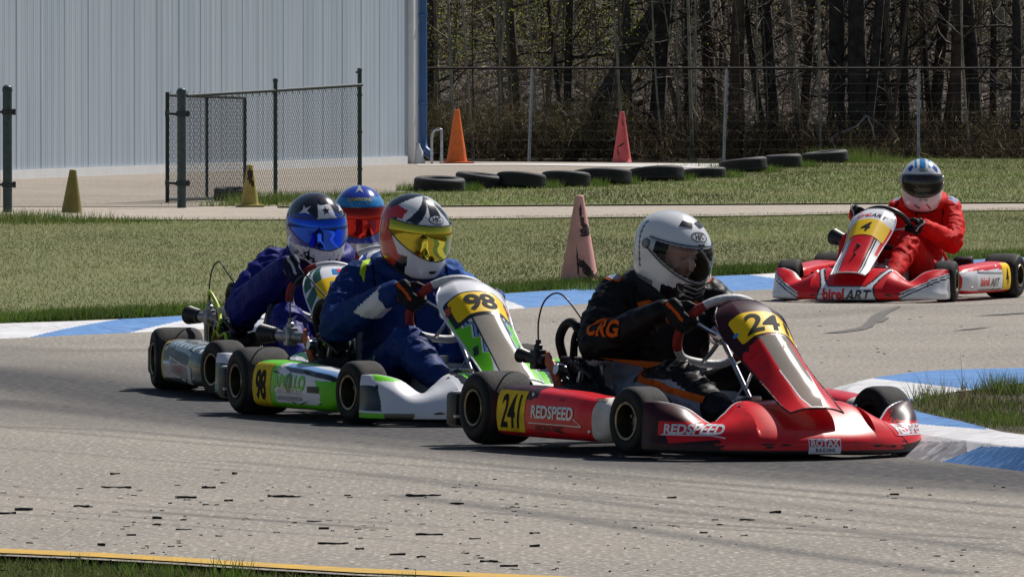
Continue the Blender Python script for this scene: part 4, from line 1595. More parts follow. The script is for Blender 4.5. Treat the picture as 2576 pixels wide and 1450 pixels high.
def nose_grid(n=281, m=64):
    h = n // 2 + 1
    A, T = crv(NF, h), crv(NTP, h)
    A = np.vstack([A[::-1] * [1, -1], A[1:]])
    T = np.vstack([T[::-1] * [1, -1, 1], T[1:]])
    G = np.zeros((n, m, 3))
    for i in range(n):
        f = np.array([A[i][0], A[i][1], 0])
        t = T[i].copy()
        zt = t[2]
        d = t - f
        d[2] = 0
        L = np.linalg.norm(d)
        e = d / max(L, 1e-6)
        cen = abs(t[1]) < 0.24
        k1 = 0.6 if not cen else 0.5
        ctl = [f + e * 0.09 + [0, 0, 0.022], f + e * 0.012 + [0, 0, 0.02], f + [0, 0, 0.048], f + e * min(0.012, L * 0.12) + [0, 0, 0.085],
               f + e * L * 0.3 + [0, 0, 0.085 + (zt - 0.085) * (0.42 if cen else 0.62)], f + e * L * 0.68 + [0, 0, 0.085 + (zt - 0.085) * (0.86 if cen else 0.93)],
               f + e * L * 0.96 + [0, 0, zt], f + e * (L + 0.008) + [0, 0, zt - 0.006], f + e * (L + 0.01) + [0, 0, zt - 0.03]]
        G[i] = crv(ctl, m)
    return G


NG = nose_grid()


# ---- number panel: t runs from the low front tip up to the wheel, u across
PC = [(1.475, 0.19), (1.41, 0.23), (1.34, 0.285), (1.25, 0.35), (1.17, 0.412), (1.1, 0.465), (1.04, 0.508), (0.985, 0.54), (0.935, 0.562), (0.885, 0.572)]
PWD = [0.112, 0.12, 0.122, 0.124, 0.129, 0.138, 0.146, 0.15, 0.142, 0.11]
PDR = [0.02, 0.034, 0.05, 0.066, 0.082, 0.09, 0.088, 0.074, 0.052, 0.03]


def panel_grid(n=301, m=137):
    C = crv(PC, n)
    W = crv([(a, 0) for a in PWD], n)[:, 0]
    D = crv([(a, 0) for a in PDR], n)[:, 0]
    dC = np.gradient(C, axis=0)
    G = np.zeros((n, m, 3))
    for i in range(n):
        tx, tz = dC[i] / np.linalg.norm(dC[i])
        nx, nz = tz, -tx                       # towards the front / up
        if nz < 0:
            nx, nz = -nx, -nz
        for j, u in enumerate(np.linspace(-1, 1, m)):
            a = abs(u)
            k = D[i] * (0.12 * (a / 0.45) ** 2 if a < 0.45 else 0.12 + 0.88 * ((a - 0.45) / 0.55) ** 1.25)
            y = W[i] * (u if a < 0.45 else math.copysign(0.45 + (a - 0.45) * 0.98, u))
            G[i, j] = (C[i][0] - nx * k * 0.6, y, C[i][1] - (nz * 0.6 + 0.4) * k)
    return G


PG = panel_grid()
PTREE = None


def panel_map():
    n, m = PG.shape[:2]
    du, dv = np.gradient(PG, axis=0), np.gradient(PG, axis=1)
    Nn = np.cross(dv, du)
    Nn /= np.linalg.norm(Nn, axis=2, keepdims=True)
    if Nn[n // 2, m // 2, 2] < 0:
        Nn = -Nn
    Ls = np.concatenate([[0], np.cumsum(np.linalg.norm(np.diff(PG[:, m // 2], axis=0), axis=1))])

    def f(a, b):
        """a: metres across at the panel's mid width (0.14 half), b: metres up the centre line"""
        i = np.interp(b, Ls, np.arange(n))
        j = (np.clip(a / 0.14, -1, 1) + 1) / 2 * (m - 1)
        i0, j0 = min(int(i), n - 2), min(int(j), m - 2)
        fi, fj = i - i0, j - j0
        P = PG[i0, j0] * (1 - fi) * (1 - fj) + PG[i0 + 1, j0] * fi * (1 - fj) + PG[i0, j0 + 1] * (1 - fi) * fj + PG[i0 + 1, j0 + 1] * fi * fj
        return Vector(P), Vector(Nn[i0, j0])
    return f, Ls[-1]


PMAP, PLEN = panel_map()


# ---- side pods
def pod_grid(sg, n=121, m=56):
    X = np.linspace(0, 1, n)
    G = np.zeros((n, m, 3))
    for i, k in enumerate(X):
        x = 0.165 + 0.79 * k
        yo = np.interp(x, [0.15, 0.5, 0.78, 0.95], [0.665, 0.655, 0.63, 0.59])
        zt = np.interp(x, [0.15, 0.3, 0.7, 0.95], [0.232, 0.236, 0.222, 0.2])
        ctl = np.array([(0.50, 0.05), (yo - 0.06, 0.042), (yo - 0.012, 0.055), (yo, 0.09), (yo + 0.002, 0.14), (yo - 0.008, zt - 0.035), (yo - 0.035, zt - 0.008), (yo - 0.1, zt), (0.47, zt - 0.012), (0.445, zt - 0.05)])
        P = crv(ctl, m)
        c = np.array([0.53, 0.13])
        e = 1.0
        if k > 0.86:
            e = math.sqrt(max(0.0, 1 - ((k - 0.86) / 0.145) ** 2.4))
        if k < 0.03:
            e = 0.93 + 0.07 * math.sqrt(max(0, 1 - ((0.03 - k) / 0.03) ** 2))
        P = c + (P - c) * np.array([0.25 + 0.75 * e if k > 0.5 else e, 0.1 + 0.9 * e if k > 0.5 else e])
        G[i, :, 0] = x
        G[i, :, 1] = sg * P[:, 0]
        G[i, :, 2] = P[:, 1]
    return G


def make_pod(kart, sg, mats, colour):
    G = pod_grid(sg)
    mb = MB()
    mb.grid(G, colour)
    for r in (0, -1):
        ring = [tuple(p) for p in G[r]]
        mb.add(ring, [tuple(range(len(ring)))], 0 if r == 0 else len(mats) - 1)
    o = mb.build('side_pod', mats, kart, 50)
    return o, mb


SW_C, SW_R = Vector((0.70, 0, 0.445)), 0.168
SW_UP = Vector((0.62, 0, 0.785))
SW_N = Vector((-0.785, 0, 0.62))          # towards the driver


def wheel_pt(a, turn=0.0):
    """point of the steering rim; a = 0 right (3 o'clock), 90 deg top"""
    a += turn
    return SW_C + (Vector((0, -1, 0)) * math.cos(a) + SW_UP * math.sin(a)) * SW_R


def make_steering(kart, top_mat, grip_mat, turn=0.0):
    pts, segm = [], []
    N = 60
    for k in range(N):
        a = 2 * PI * k / N
        rr = 1.0
        dg = math.degrees(a) % 360
        if 235 < dg < 305:
            rr = 1.0 - 0.1 * math.cos((dg - 270) / 35 * PI / 2)
        p = SW_C + (Vector((0, -1, 0)) * math.cos(a + turn) + SW_UP * math.sin(a + turn)) * SW_R * rr
        pts.append(p)
        segm.append(1 if (dg < 42 or dg > 318 or 138 < dg < 222) else 0)
    mb = MB()
    mb.tube(pts, [0.0185 if s_ else 0.0165 for s_ in segm], 10, closed=True)
    mb.m = [segm[i // 10] for i in range(len(mb.f))]
    o = mb.build('steering_wheel', [top_mat, grip_mat], kart, 60)
    mb = MB()
    for a in (15, 165, 270):
        p = SW_C + (Vector((0, -1, 0)) * math.cos(math.radians(a) + turn) + SW_UP * math.sin(math.radians(a) + turn)) * SW_R * 0.95
        mb.tube([SW_C - SW_N * 0.03, (SW_C + p) / 2 - SW_N * 0.02, p], 0.009, 6)
    mb.lathe([(0.0, 0.0), (0.045, 0.0), (0.045, -0.02), (0.02, -0.05), (0.0, -0.05)], SW_C, SW_N, 16)
    mb.build('spokes', M['steel'], o, 40)
    mb = MB()
    mb.box((0, 0, 0), (0.09, 0.012, 0.05), 0.004, 0, None)
    R = Matrix((Vector((0, 1, 0)), SW_N, SW_UP)).transposed()
    mb.v = [tuple(R @ Vector(p) + SW_C + SW_UP * 0.07 + SW_N * 0.01) for p in mb.v]
    mb.build('lap_display', M['black'], o, 40)
    return o


def make_engine(kart, kind, hose=False):
    e = MB()
    e.box((0.1, -0.31, 0.13), (0.2, 0.12, 0.13), 0.015)
    e.box((0.02, -0.33, 0.12), (0.1, 0.1, 0.1), 0.02)
    e.box((0.2, -0.34, 0.2), (0.2, 0.13, 0.09), 0.03)
    e.box((0.1, -0.3, 0.29), (0.26, 0.1, 0.05), 0.02)
    e.lathe([(0.0, 0.07), (0.05, 0.07), (0.055, 0.05), (0.055, -0.05)], (0.09, -0.33, 0.14), (0, -1, 0), 20)
    eng = e.build('engine', M['engine'], kart, 35)
    mb = MB()
    for k in range(7):
        mb.box((0.13, -0.31, 0.205 + k * 0.016), (0.115, 0.1, 0.008), 0.003)
    mb.box((0.13, -0.31, 0.255), (0.085, 0.075, 0.11), 0.01)
    mb.box((0.13, -0.31, 0.325), (0.1, 0.09, 0.025), 0.008)
    mb.lathe([(0.009, 0), (0.009, 0.04), (0.013, 0.04), (0.013, 0.065), (0, 0.07)], (0.13, -0.31, 0.335), (0, 0, 1), 10)
    mb.build('cylinder', M['engine'], eng, 35)
    # carburettor and air filter, pointing back over the rear tyre
    fx, fy, fz = {'rear': (-0.17, -0.46, 0.325), 'low': (-0.1, -0.4, 0.33), 'wide': (-0.12, -0.56, 0.36)}[kind]
    cx, cy, cz = 0.015, -0.375, 0.315
    d = Vector((fx - cx, fy - cy, fz - cz))
    L = d.length
    mb = MB()
    mb.lathe([(0.0, 0.0), (0.024, 0.0), (0.024, L * 0.3), (0.03, L * 0.32), (0.03, L * 0.55), (0.022, L * 0.57), (0.022, L * 0.8)], (cx, cy, cz), d, 16)
    pc = Vector((cx, cy, cz)) + d * 0.42
    mb.box(pc, (0.05, 0.05, 0.075), 0.006)
    mb.lathe([(0.017, 0.0), (0.017, 0.055), (0.011, 0.06), (0.011, 0.075), (0, 0.075)], pc, (0, 0, 1), 12)
    mb.build('carburettor', M['engine'] if kind == 'low' else M['alu'], eng, 40)
    mb = MB()
    st = Vector((cx, cy, cz)) + d * 0.78
    kf = {'rear': 0.78, 'low': 0.55, 'wide': 1.0}[kind]
    mb.lathe([(r_ * kf, h_ * kf) for r_, h_ in [(0.03, 0), (0.038, 0.005), (0.04, 0.02)] + [(0.037 + 0.013 * k / 11 + (0.004 if k % 2 else 0), 0.02 + 0.1 * k / 11) for k in range(12)] + [(0.046, 0.128), (0.0, 0.13)]], st, d, 26)
    mb.build('air_filter', M['black'], eng, 40)
    # rusty red intake bracket
    mb = MB()
    path = [(0.03, -0.38, 0.33), (0.08, -0.4, 0.322), (0.13, -0.405, 0.29), (0.17, -0.405, 0.24), (0.2, -0.4, 0.18)]
    P = crv(path, 14)
    for a, b in zip(P[:-1], P[1:]):
        c = (a + b) / 2
        ang = math.atan2(b[2] - a[2], b[0] - a[0])
        mb.box(c, (np.linalg.norm(b - a) * 1.15, 0.012, 0.05), 0.003, 0, Matrix.Rotation(-ang, 3, 'Y'))
    mb.build('intake_bracket', M['orange'], eng, 40)
    # radiator hose loop behind the driver's elbow
    mb = MB()
    mb.tube(crv([(0.05, -0.32, 0.33), (0.055, -0.34, 0.4), (0.1, -0.34, 0.455), (0.16, -0.335, 0.465), (0.205, -0.33, 0.425), (0.235, -0.32, 0.35), (0.28, -0.31, 0.26)], 30), 0.018, 10)
    mb.tube(crv([(0.16, -0.34, 0.33), (0.19, -0.35, 0.4), (0.2, -0.345, 0.43)], 8), 0.011, 8)
    mb.build('coolant_hose', M['rubber'], eng, 50)
    # throttle cable arch
    mb = MB()
    top = pc + Vector((0, 0, 0.06))
    mb.tube(crv([top, top + Vector((0, 0, 0.09)), top + Vector((0.03, 0.01, 0.165)), top + Vector((0.1, 0.03, 0.195)), top + Vector((0.18, 0.05, 0.15)), (0.25, -0.29, 0.4), (0.3, -0.27, 0.3)], 36), 0.0035, 6)
    mb.build('throttle_cable', M['black'], eng, 60)
    mb = MB()
    rr = random.Random(3)
    for k in range(7):
        a = Vector((rr.uniform(-0.05, 0.25), rr.uniform(-0.42, -0.28), rr.uniform(0.2, 0.33)))
        b = Vector((rr.uniform(0.05, 0.4), rr.uniform(-0.42, -0.26), rr.uniform(0.12, 0.3)))
        c = (a + b) / 2 + Vector((rr.uniform(-0.06, 0.06), -0.03, rr.uniform(0.0, 0.07)))
        mb.tube(crv([a, c, b], 10), rr.choice((0.004, 0.006, 0.008)), 6)
    mb.build('wiring', M['black'], eng, 60)
    # exhaust: manifold, expansion chamber round the back, silencer
    mb = MB()
    ex = crv([(0.15, -0.25, 0.24), (0.02, -0.2, 0.22), (-0.12, -0.12, 0.2), (-0.17, 0.05, 0.19), (-0.17, 0.3, 0.19)], 24)
    mb.tube(ex, [0.022 + 0.028 * math.sin(min(1, k / 12) * PI / 2) for k in range(24)], 14)
    mb.build('exhaust_pipe', M['engine'], eng, 50)
    mb = MB()
    mb.tube([(-0.03, -0.25, 0.14), (0.02, -0.25, 0.2), (0.12, -0.25, 0.215)], 0.008, 6)
    mb.lathe([(0.0, 0.006), (0.055, 0.006), (0.055, -0.006), (0.0, -0.006)], (0.0, -0.25, 0.14), (0, 1, 0), 24)
    mb.box((0.06, -0.25, 0.175), (0.2, 0.03, 0.08), 0.02)
    mb.build('chain_guard', M['orange'], eng, 40)
    mb = MB()
    mb.box((0.26, -0.36, 0.24), (0.02, 0.02, 0.1), 0.004, 0, Matrix.Rotation(0.3, 3, 'Y'))
    mb.lathe([(0.0, 0.03), (0.018, 0.03), (0.02, 0.0), (0.012, -0.02)], (0.235, -0.36, 0.3), (0, -0.3, 1), 12)
    mb.lathe([(0.0, 0.02), (0.022, 0.02), (0.022, -0.02), (0, -0.02)], (0.2, -0.41, 0.29), (0, -1, 0.2), 12)
    mb.box((0.29, -0.34, 0.15), (0.03, 0.02, 0.12), 0.005, 0, Matrix.Rotation(-0.5, 3, 'Y'))
    mb.build('fittings', M['steel'], eng, 40)
    mb = MB()
    mb.box((0.33, -0.35, 0.12), (0.16, 0.1, 0.1), 0.012)
    mb.box((0.26, -0.4, 0.2), (0.1, 0.06, 0.06), 0.01)
    mb.build('battery_box', M['black'], eng, 40)
    if hose:
        mb = MB()
        mb.tube(crv([pc + Vector((-0.01, 0, 0.05)), pc + Vector((-0.01, 0, 0.1)), pc + Vector((0.02, 0, 0.115)), (0.05, -0.39, 0.375), (0.18, -0.4, 0.33), (0.24, -0.41, 0.3), (0.2, -0.415, 0.27), (0.24, -0.41, 0.245), (0.34, -0.4, 0.26), (0.38, -0.4, 0.22)], 50), 0.009, 8)
        mb.tube(crv([(0.26, -0.41, 0.31), (0.18, -0.415, 0.28), (0.1, -0.42, 0.23), (0.08, -0.42, 0.2)], 16), 0.009, 8)
        mb.build('vent_hose', M['hose'], eng, 60)
    return eng


def make_seat(kart):
    n, m = 30, 33
    G = np.zeros((n, m, 3))
    C = crv([(-0.02, 0.42), (0.01, 0.33), (0.05, 0.2), (0.1, 0.09), (0.19, 0.055), (0.32, 0.055), (0.44, 0.08)], n)
    H = np.interp(np.linspace(0, 1, n), [0, 0.3, 0.55, 0.8, 1], [0.02, 0.14, 0.22, 0.17, 0.05])
    W = np.interp(np.linspace(0, 1, n), [0, 0.3, 0.6, 1], [0.14, 0.18, 0.185, 0.15])
    for i in range(n):
        t = np.clip(i / (n - 1), 0, 1)
        for j, u in enumerate(np.linspace(-1, 1, m)):
            a = abs(u)
            side = max(0.0, (a - 0.55) / 0.45)
            y = math.copysign(W[i] * (a / 0.55 if a < 0.55 else 1 + 0.06 * side), u)
            up = H[i] * side ** 1.1
            fwd = 0.10 * side * (1 - t)
            G[i, j] = (C[i][0] + fwd + up * 0.25 * (1 - t), y, C[i][1] + up * (0.35 + 0.65 * t))
    mb = MB()
    mb.shell(G, 0.006)
    return mb.build('seat', M['seatgrey'], kart, 60)


def make_kart(name, label, pose, steer=0.08, sw=('whitegrip', 'redgrip'), filt='rear', hose=False, frame=None, roll=0.0, group='racing karts on the bend'):
    x, y, th = pose
    k = empty(name, (x, y, 0.0), th)
    k.rotation_euler = (roll, 0, th)
    tag(k, label, 'kart', group)
    fm = frame or M['frame']
    # chassis
    mb = MB()
    for s in (1, -1):
        mb.tube(crv([(-0.16, s * 0.3, 0.075), (0.2, s * 0.31, 0.07), (0.5, s * 0.33, 0.06), (0.75, s * 0.28, 0.055), (0.98, s * 0.2, 0.055), (1.15, s * 0.17, 0.06), (1.36, s * 0.15, 0.07)], 30), 0.015, 8)
        mb.tube([(1.0, s * 0.2, 0.07), (1.04, s * 0.36, 0.1)], 0.016, 8)
        mb.tube([(1.04, s * 0.36, 0.06), (1.04, s * 0.37, 0.18)], 0.012, 8)
        mb.tube([(1.045, s * 0.37, 0.128), (1.05, s * 0.46, 0.128)], 0.014, 8)
        mb.tube([(0.2, s * 0.31, 0.08), (0.2, s * 0.5, 0.09), (0.26, s * 0.56, 0.1), (0.8, s * 0.54, 0.1), (0.86, s * 0.48, 0.09), (0.84, s * 0.25, 0.07)], 0.01, 8)
        mb.tube([(0.05, s * 0.3, 0.08), (0.1, s * 0.24, 0.2), (0.08, s * 0.18, 0.3)], 0.01, 8)
    for xx in (0.42, 0.98, -0.14):
        mb.tube([(xx, -0.31, 0.062), (xx, 0.31, 0.062)], 0.014, 8)
    mb.tube(crv([(1.36, -0.15, 0.07), (1.4, -0.1, 0.08), (1.4, 0.1, 0.08), (1.36, 0.15, 0.07)], 12), 0.012, 8)
    mb.build('chassis_frame', fm, k, 50)
    mb = MB()
    mb.box((0.88, 0, 0.04), (0.92, 0.42, 0.008), 0.002)
    mb.build('floor_tray', M['black'], k, 30)
    mb = MB()
    mb.tube([(0, -0.55, 0.14), (0, 0.55, 0.14)], 0.022, 14)
    for yy in (-0.3, 0.3):
        mb.box((0, yy, 0.13), (0.09, 0.03, 0.11), 0.01)
    ax = mb.build('rear_axle', M['steel'], k, 40)
    mb = MB()
    mb.lathe([(0.03, -0.006), (0.095, -0.006), (0.095, 0.006), (0.03, 0.006)], (0, 0.2, 0.14), (0, 1, 0), 30)
    mb.build('brake_disc', M['steel'], ax, 40)
    for s in (1, -1):
        make_wheel(k, 0.0, s * 0.57, 0.14, 0.215)
        make_wheel(k, 1.05, s * 0.51, 0.128, 0.135, steer)
    # steering
    mb = MB()
    mb.tube([SW_C - SW_N * 0.02, (1.02, 0, 0.14), (1.06, 0, 0.1)], 0.011, 8)
    mb.tube([(1.05, 0.02, 0.1), (0.99, 0.36, 0.1)], 0.008, 6)
    mb.tube([(1.05, -0.02, 0.1), (0.99, -0.36, 0.1)], 0.008, 6)
    mb.tube([(0.9, -0.12, 0.07), (0.9, 0, 0.25), (0.9, 0.12, 0.07)], 0.008, 6)
    mb.build('steering_column', M['steel'], k, 50)
    make_steering(k, M[sw[0]], M[sw[1]], steer * 1.5)
    for s in (1, -1):
        mb = MB()
        mb.tube([(1.16, s * 0.12, 0.06), (1.18, s * 0.13, 0.14), (1.2, s * 0.14, 0.21)], 0.007, 6)
        mb.tube([(1.2, s * 0.09, 0.215), (1.2, s * 0.19, 0.215)], 0.009, 6)
        mb.build('pedal', M['steel'], k, 50)
    mb = MB()
    mb.box((0.62, 0, 0.14), (0.24, 0.2, 0.17), 0.03)
    mb.lathe([(0.0, 0.02), (0.03, 0.02), (0.03, -0.01)], (0.62, 0.0, 0.235), (0, 0, 1), 16)
    mb.build('fuel_tank', M['tank'], k, 50)
    make_seat(k)
    # rear bumper of black plastic
    mb = MB()
    yy = np.linspace(-0.6, 0.6, 30)
    G = []
    for v in yy:
        bx = -0.215 - 0.035 * math.cos(v / 0.6 * PI / 2)
        G.append([(bx + 0.05, v, 0.085), (bx, v, 0.08), (bx - 0.025, v, 0.1), (bx - 0.025, v, 0.15), (bx, v, 0.17), (bx + 0.05, v, 0.165)])
    mb.grid(np.array(G), cv=True)
    for s in (1, -1):
        mb.box((-0.22, s * 0.61, 0.127), (0.09, 0.11, 0.132), 0.018)
        mb.box((-0.2, s * 0.2, 0.12), (0.12, 0.03, 0.03), 0.004)
    b = mb.build('rear_bumper', M['black'], k, 40)
    mb = MB()
    for s in (1, -1):
        mb.box((-0.22, s * 0.61, 0.188), (0.055, 0.08, 0.014), 0.004)
        mb.box((-0.18, s * 0.61, 0.1), (0.02, 0.112, 0.01), 0.002)
    mb.build('sticker', M['white'], b, 30)
    make_engine(k, filt, hose)
    mb = MB()
    mb.box((0.3, 0.4, 0.19), (0.05, 0.12, 0.16), 0.01, 0, Matrix.Rotation(0.5, 3, 'Y'))
    mb.build('radiator', M['engine'], k, 40)
    return k


def make_nose(k, mats, colour, trim=None):
    mb = MB()
    mb.grid(NG, colour)
    o = mb.build('front_fairing', mats, k, 60)
    if trim is not None:
        tb = MB()
        tb.tube([tuple(p) for p in NG[2:-2, int(NG.shape[1] * 0.86)]], 0.006, 6)
        tb.build('edge_trim', trim, o, 60)
    return o, mb


def make_panel(k, mats, colour, edge=None):
    mb = MB()
    mb.shell(PG[:, ::-1] if np.cross(PG[1, 0] - PG[0, 0], PG[0, 1] - PG[0, 0])[2] < 0 else PG, 0.003, colour)
    o = mb.build('number_panel', mats, k, 60)
    sb = MB()
    sb.tube([(1.0, 0.03, 0.5), (0.95, 0.03, 0.35), (0.92, 0.0, 0.24)], 0.008, 6)
    sb.build('stay', M['steel'], o, 50)
    eb = MB()
    eb.tube([tuple(p) for p in PG[:, 0]] + [tuple(p) for p in PG[-1, 1:-1]] + [tuple(p) for p in PG[::-1, -1]] + [tuple(p) for p in PG[0, 1:-1][::-1]], 0.004, 6, closed=True)
    eb.build('edge_trim', edge or M['white'], o, 60)
    return o


def panel_plate(o, b0, b1, a0, a1, text, mat, tsize, shear=0.0, bold=0.02, ta=0.0, tmat=None):
    g = rect2d(a1 - a0, b1 - b0, (a0 + a1) / 2, (b0 + b1) / 2, 0.012)
    decal('number_plate', g, PMAP, mat, o, 0.0018, 0.012)
    t = shift2d(text2d(text, tsize, shear, bold, 0.95), ta, (b0 + b1) / 2)
    decal('number', t, PMAP, tmat or M['ink'], o, 0.0036, 0.012)


def pod_plate(o, mb, sg, x0, x1, z0, z1, text, mat, tsize, shear=0.0, bold=0.03, tmat=None, sx=0.62):
    f = caster(mb, ((x0 + x1) / 2, sg * 0.8, (z0 + z1) / 2), (-sg, 0, 0), (0, 0, 1), (0, -sg, 0))
    decal('number_plate', rect2d(x1 - x0, z1 - z0, 0, 0, 0.008), f, mat, o, 0.0015)
    V, F = text2d(text, tsize, shear, bold, 0.95)
    decal('number', ([(a * sx, b) for a, b in V], F), f, tmat or M['ink'], o, 0.0032)


def pod_text(o, mb, sg, x, z, text, mat, size, shear=0.0, bold=0.02, name='lettering', sx=1.0, off=0.003):
    f = caster(mb, (x, sg * 0.8, z), (-sg, 0, 0), (0, 0, 1), (0, -sg, 0))
    V, F = text2d(text, size, shear, bold)
    return decal(name, ([(a * sx, b) for a, b in V], F), f, mat, o, off)


# ================================================================ DRIVERS
def remeshed(mb, voxel, smooth=6, fac=0.5):
    o = mb.build('mould', M['black'], None, 0)
    r = o.modifiers.new('r', 'REMESH')
    r.mode = 'VOXEL'
    r.voxel_size = voxel
    s = o.modifiers.new('s', 'SMOOTH')
    s.iterations = smooth
    s.factor = fac
    bpy.context.view_layer.update()
    me = bpy.data.meshes.new_from_object(o.evaluated_get(bpy.context.evaluated_depsgraph_get()))
    V = np.zeros(len(me.vertices) * 3)
    me.vertices.foreach_get('co', V)
    N = np.zeros(len(me.vertices) * 3)
    me.vertices.foreach_get('normal', N)
    F = [tuple(p.vertices) for p in me.polygons]
    old = o.data
    bpy.data.objects.remove(o)
    bpy.data.meshes.remove(me)
    bpy.data.meshes.remove(old)
    return V.reshape(-1, 3), N.reshape(-1, 3), F


# ---- helmet: rings of front / back length and half width at each height
HZ = [-0.168, -0.150, -0.11, -0.06, -0.01, 0.04, 0.085, 0.118, 0.14, 0.152, 0.157]
HFR = [0.118, 0.150, 0.166, 0.166, 0.160, 0.152, 0.130, 0.098, 0.063, 0.03, 0.0]
HBK = [0.088, 0.100, 0.122, 0.146, 0.161, 0.164, 0.148, 0.118, 0.08, 0.042, 0.0]
HWD = [0.088, 0.104, 0.119, 0.128, 0.131, 0.129, 0.114, 0.089, 0.06, 0.031, 0.0]
_hz = crv([(a, b, c, d) for a, b, c, d in zip(HZ, HFR, HBK, HWD)], 300)


def hpoint(phi, z, off=0.0):
    f = np.interp(z, _hz[:, 0], _hz[:, 1]) + off
    b = np.interp(z, _hz[:, 0], _hz[:, 2]) + off
    w_ = np.interp(z, _hz[:, 0], _hz[:, 3]) + off
    c, s = math.cos(phi), math.sin(phi)
    e = 2 / 2.25
    x = math.copysign(abs(c) ** e, c) * (f if c > 0 else b)
    y = math.copysign(abs(s) ** e, s) * w_
    return Vector((x, y, z))


def hbottom(phi):
    c = (1 + math.cos(phi)) / 2
    return -0.104 - 0.064 * c ** 1.4


def visor_z(phi, top):
    a = min(1.0, abs(phi) / math.radians(96))
    return (0.07 - 0.016 * a ** 2) if top else (-0.068 + 0.09 * a ** 1.5)


def make_helmet(person, C, yaw, pitch, roll, mats, colour, visor_mat, art=(), clear=False, scale=1.0):
    """art: (name, flat art, origin direction (phi, z), rotation, material, offset)"""
    X = Matrix.Translation(C) @ Matrix.Rotation(yaw, 4, 'Z') @ Matrix.Rotation(pitch, 4, 'Y') @ Matrix.Rotation(roll, 4, 'X') @ Matrix.Scale(scale, 4)

    def put(mb):
        mb.v = [tuple(X @ Vector(p)) for p in mb.v]
        return mb
    n, m = 132, 84
    tt = np.linspace(0, 1, m)
    tt = np.sin(tt * PI / 2) * 0.45 + tt * 0.55
    G = np.zeros((n, m, 3))
    for i in range(n):
        ph = 2 * PI * i / n
        for j, t in enumerate(tt):
            zb = hbottom(ph)
            G[i, j] = hpoint(ph, zb + (0.157 - zb) * t)
    vs, fs, ms = [], [], []
    full = MB()
    full.grid(G, 0, cu=True)
    fs2, ms2 = [], []
    for f in full.f:
        c = sum((Vector(full.v[i]) for i in f), Vector()) / len(f)
        ph = math.atan2(c.y / 0.13, c.x / 0.16)
        if abs(ph) < math.radians(84) and visor_z(ph, False) + 0.006 < c.z < visor_z(ph, True) - 0.006:
            continue
        fs2.append(f)
        ms2.append(colour(ph, c.z, c))
    mb = MB()
    mb.add(full.v, fs2, ms2)
    inner = [tuple(Vector(p) * 0.93) for p in full.v]
    mb.add(inner, [tuple(reversed(f)) for f in fs2], len(mats))
    # bottom roll
    mb2 = MB()
    mb2.tube([hpoint(2 * PI * i / 60, hbottom(2 * PI * i / 60) - 0.001, -0.006) for i in range(60)], 0.009, 8, closed=True)
    tree = BVHTree.FromPolygons(full.v, full.f)
    o = put(mb).build('helmet', mats + [M['lining']], person, 60)
    put(mb2).build('neck_roll', M['lining'], o, 60)
    # visor
    nu, nv = 70, 22
    P = np.zeros((nu, nv, 3))
    for i in range(nu):
        ph = math.radians(-94 + 188 * i / (nu - 1))
        z0, z1 = visor_z(ph, False) - 0.003, visor_z(ph, True) + 0.003
        for j in range(nv):
            z = z0 + (z1 - z0) * j / (nv - 1)
            P[i, j] = hpoint(ph, z, 0.006 + 0.002 * math.cos(ph))
    vb = MB()
    if clear:
        vb.grid(P)
    else:
        vb.shell(P, 0.003)
    put(vb).build('visor', visor_mat, o, 60)
    ed = MB()
    ed.tube([tuple(q) for q in P[:, -1]], 0.0028, 6)
    ed.tube([tuple(q) for q in P[:, 0]], 0.0028, 6)
    put(ed).build('visor_seal', M['hblack'], o, 60)
    for s in (1, -1):
        pv = MB()
        c = hpoint(s * math.radians(97), 0.026, 0.002)
        pv.lathe([(0.0, 0.008), (0.016, 0.008), (0.02, 0.003), (0.021, -0.002)], c, (-0.05, s, 0.05), 20)
        put(pv).build('visor_pivot', mats[-1], o, 40)
    for (nm, g, (ph, z), rot, mt, off) in art:
        p = hpoint(ph, z)
        d = Vector((math.cos(ph) * 0.9, math.sin(ph), 0.25 if z > 0.07 else 0.0)).normalized()
        a = Vector((-math.sin(ph), math.cos(ph), 0))
        b = d.cross(a) * -1
        if b.z < 0:
            b = -b
        f = caster(tree, p, a, b, -d, 0.15)
        V, F = lay(shift2d(g, rot=rot), f, off, 0.012)
        put(MB().add(V, F)).build(nm, mt, o, 60)
    return o, X


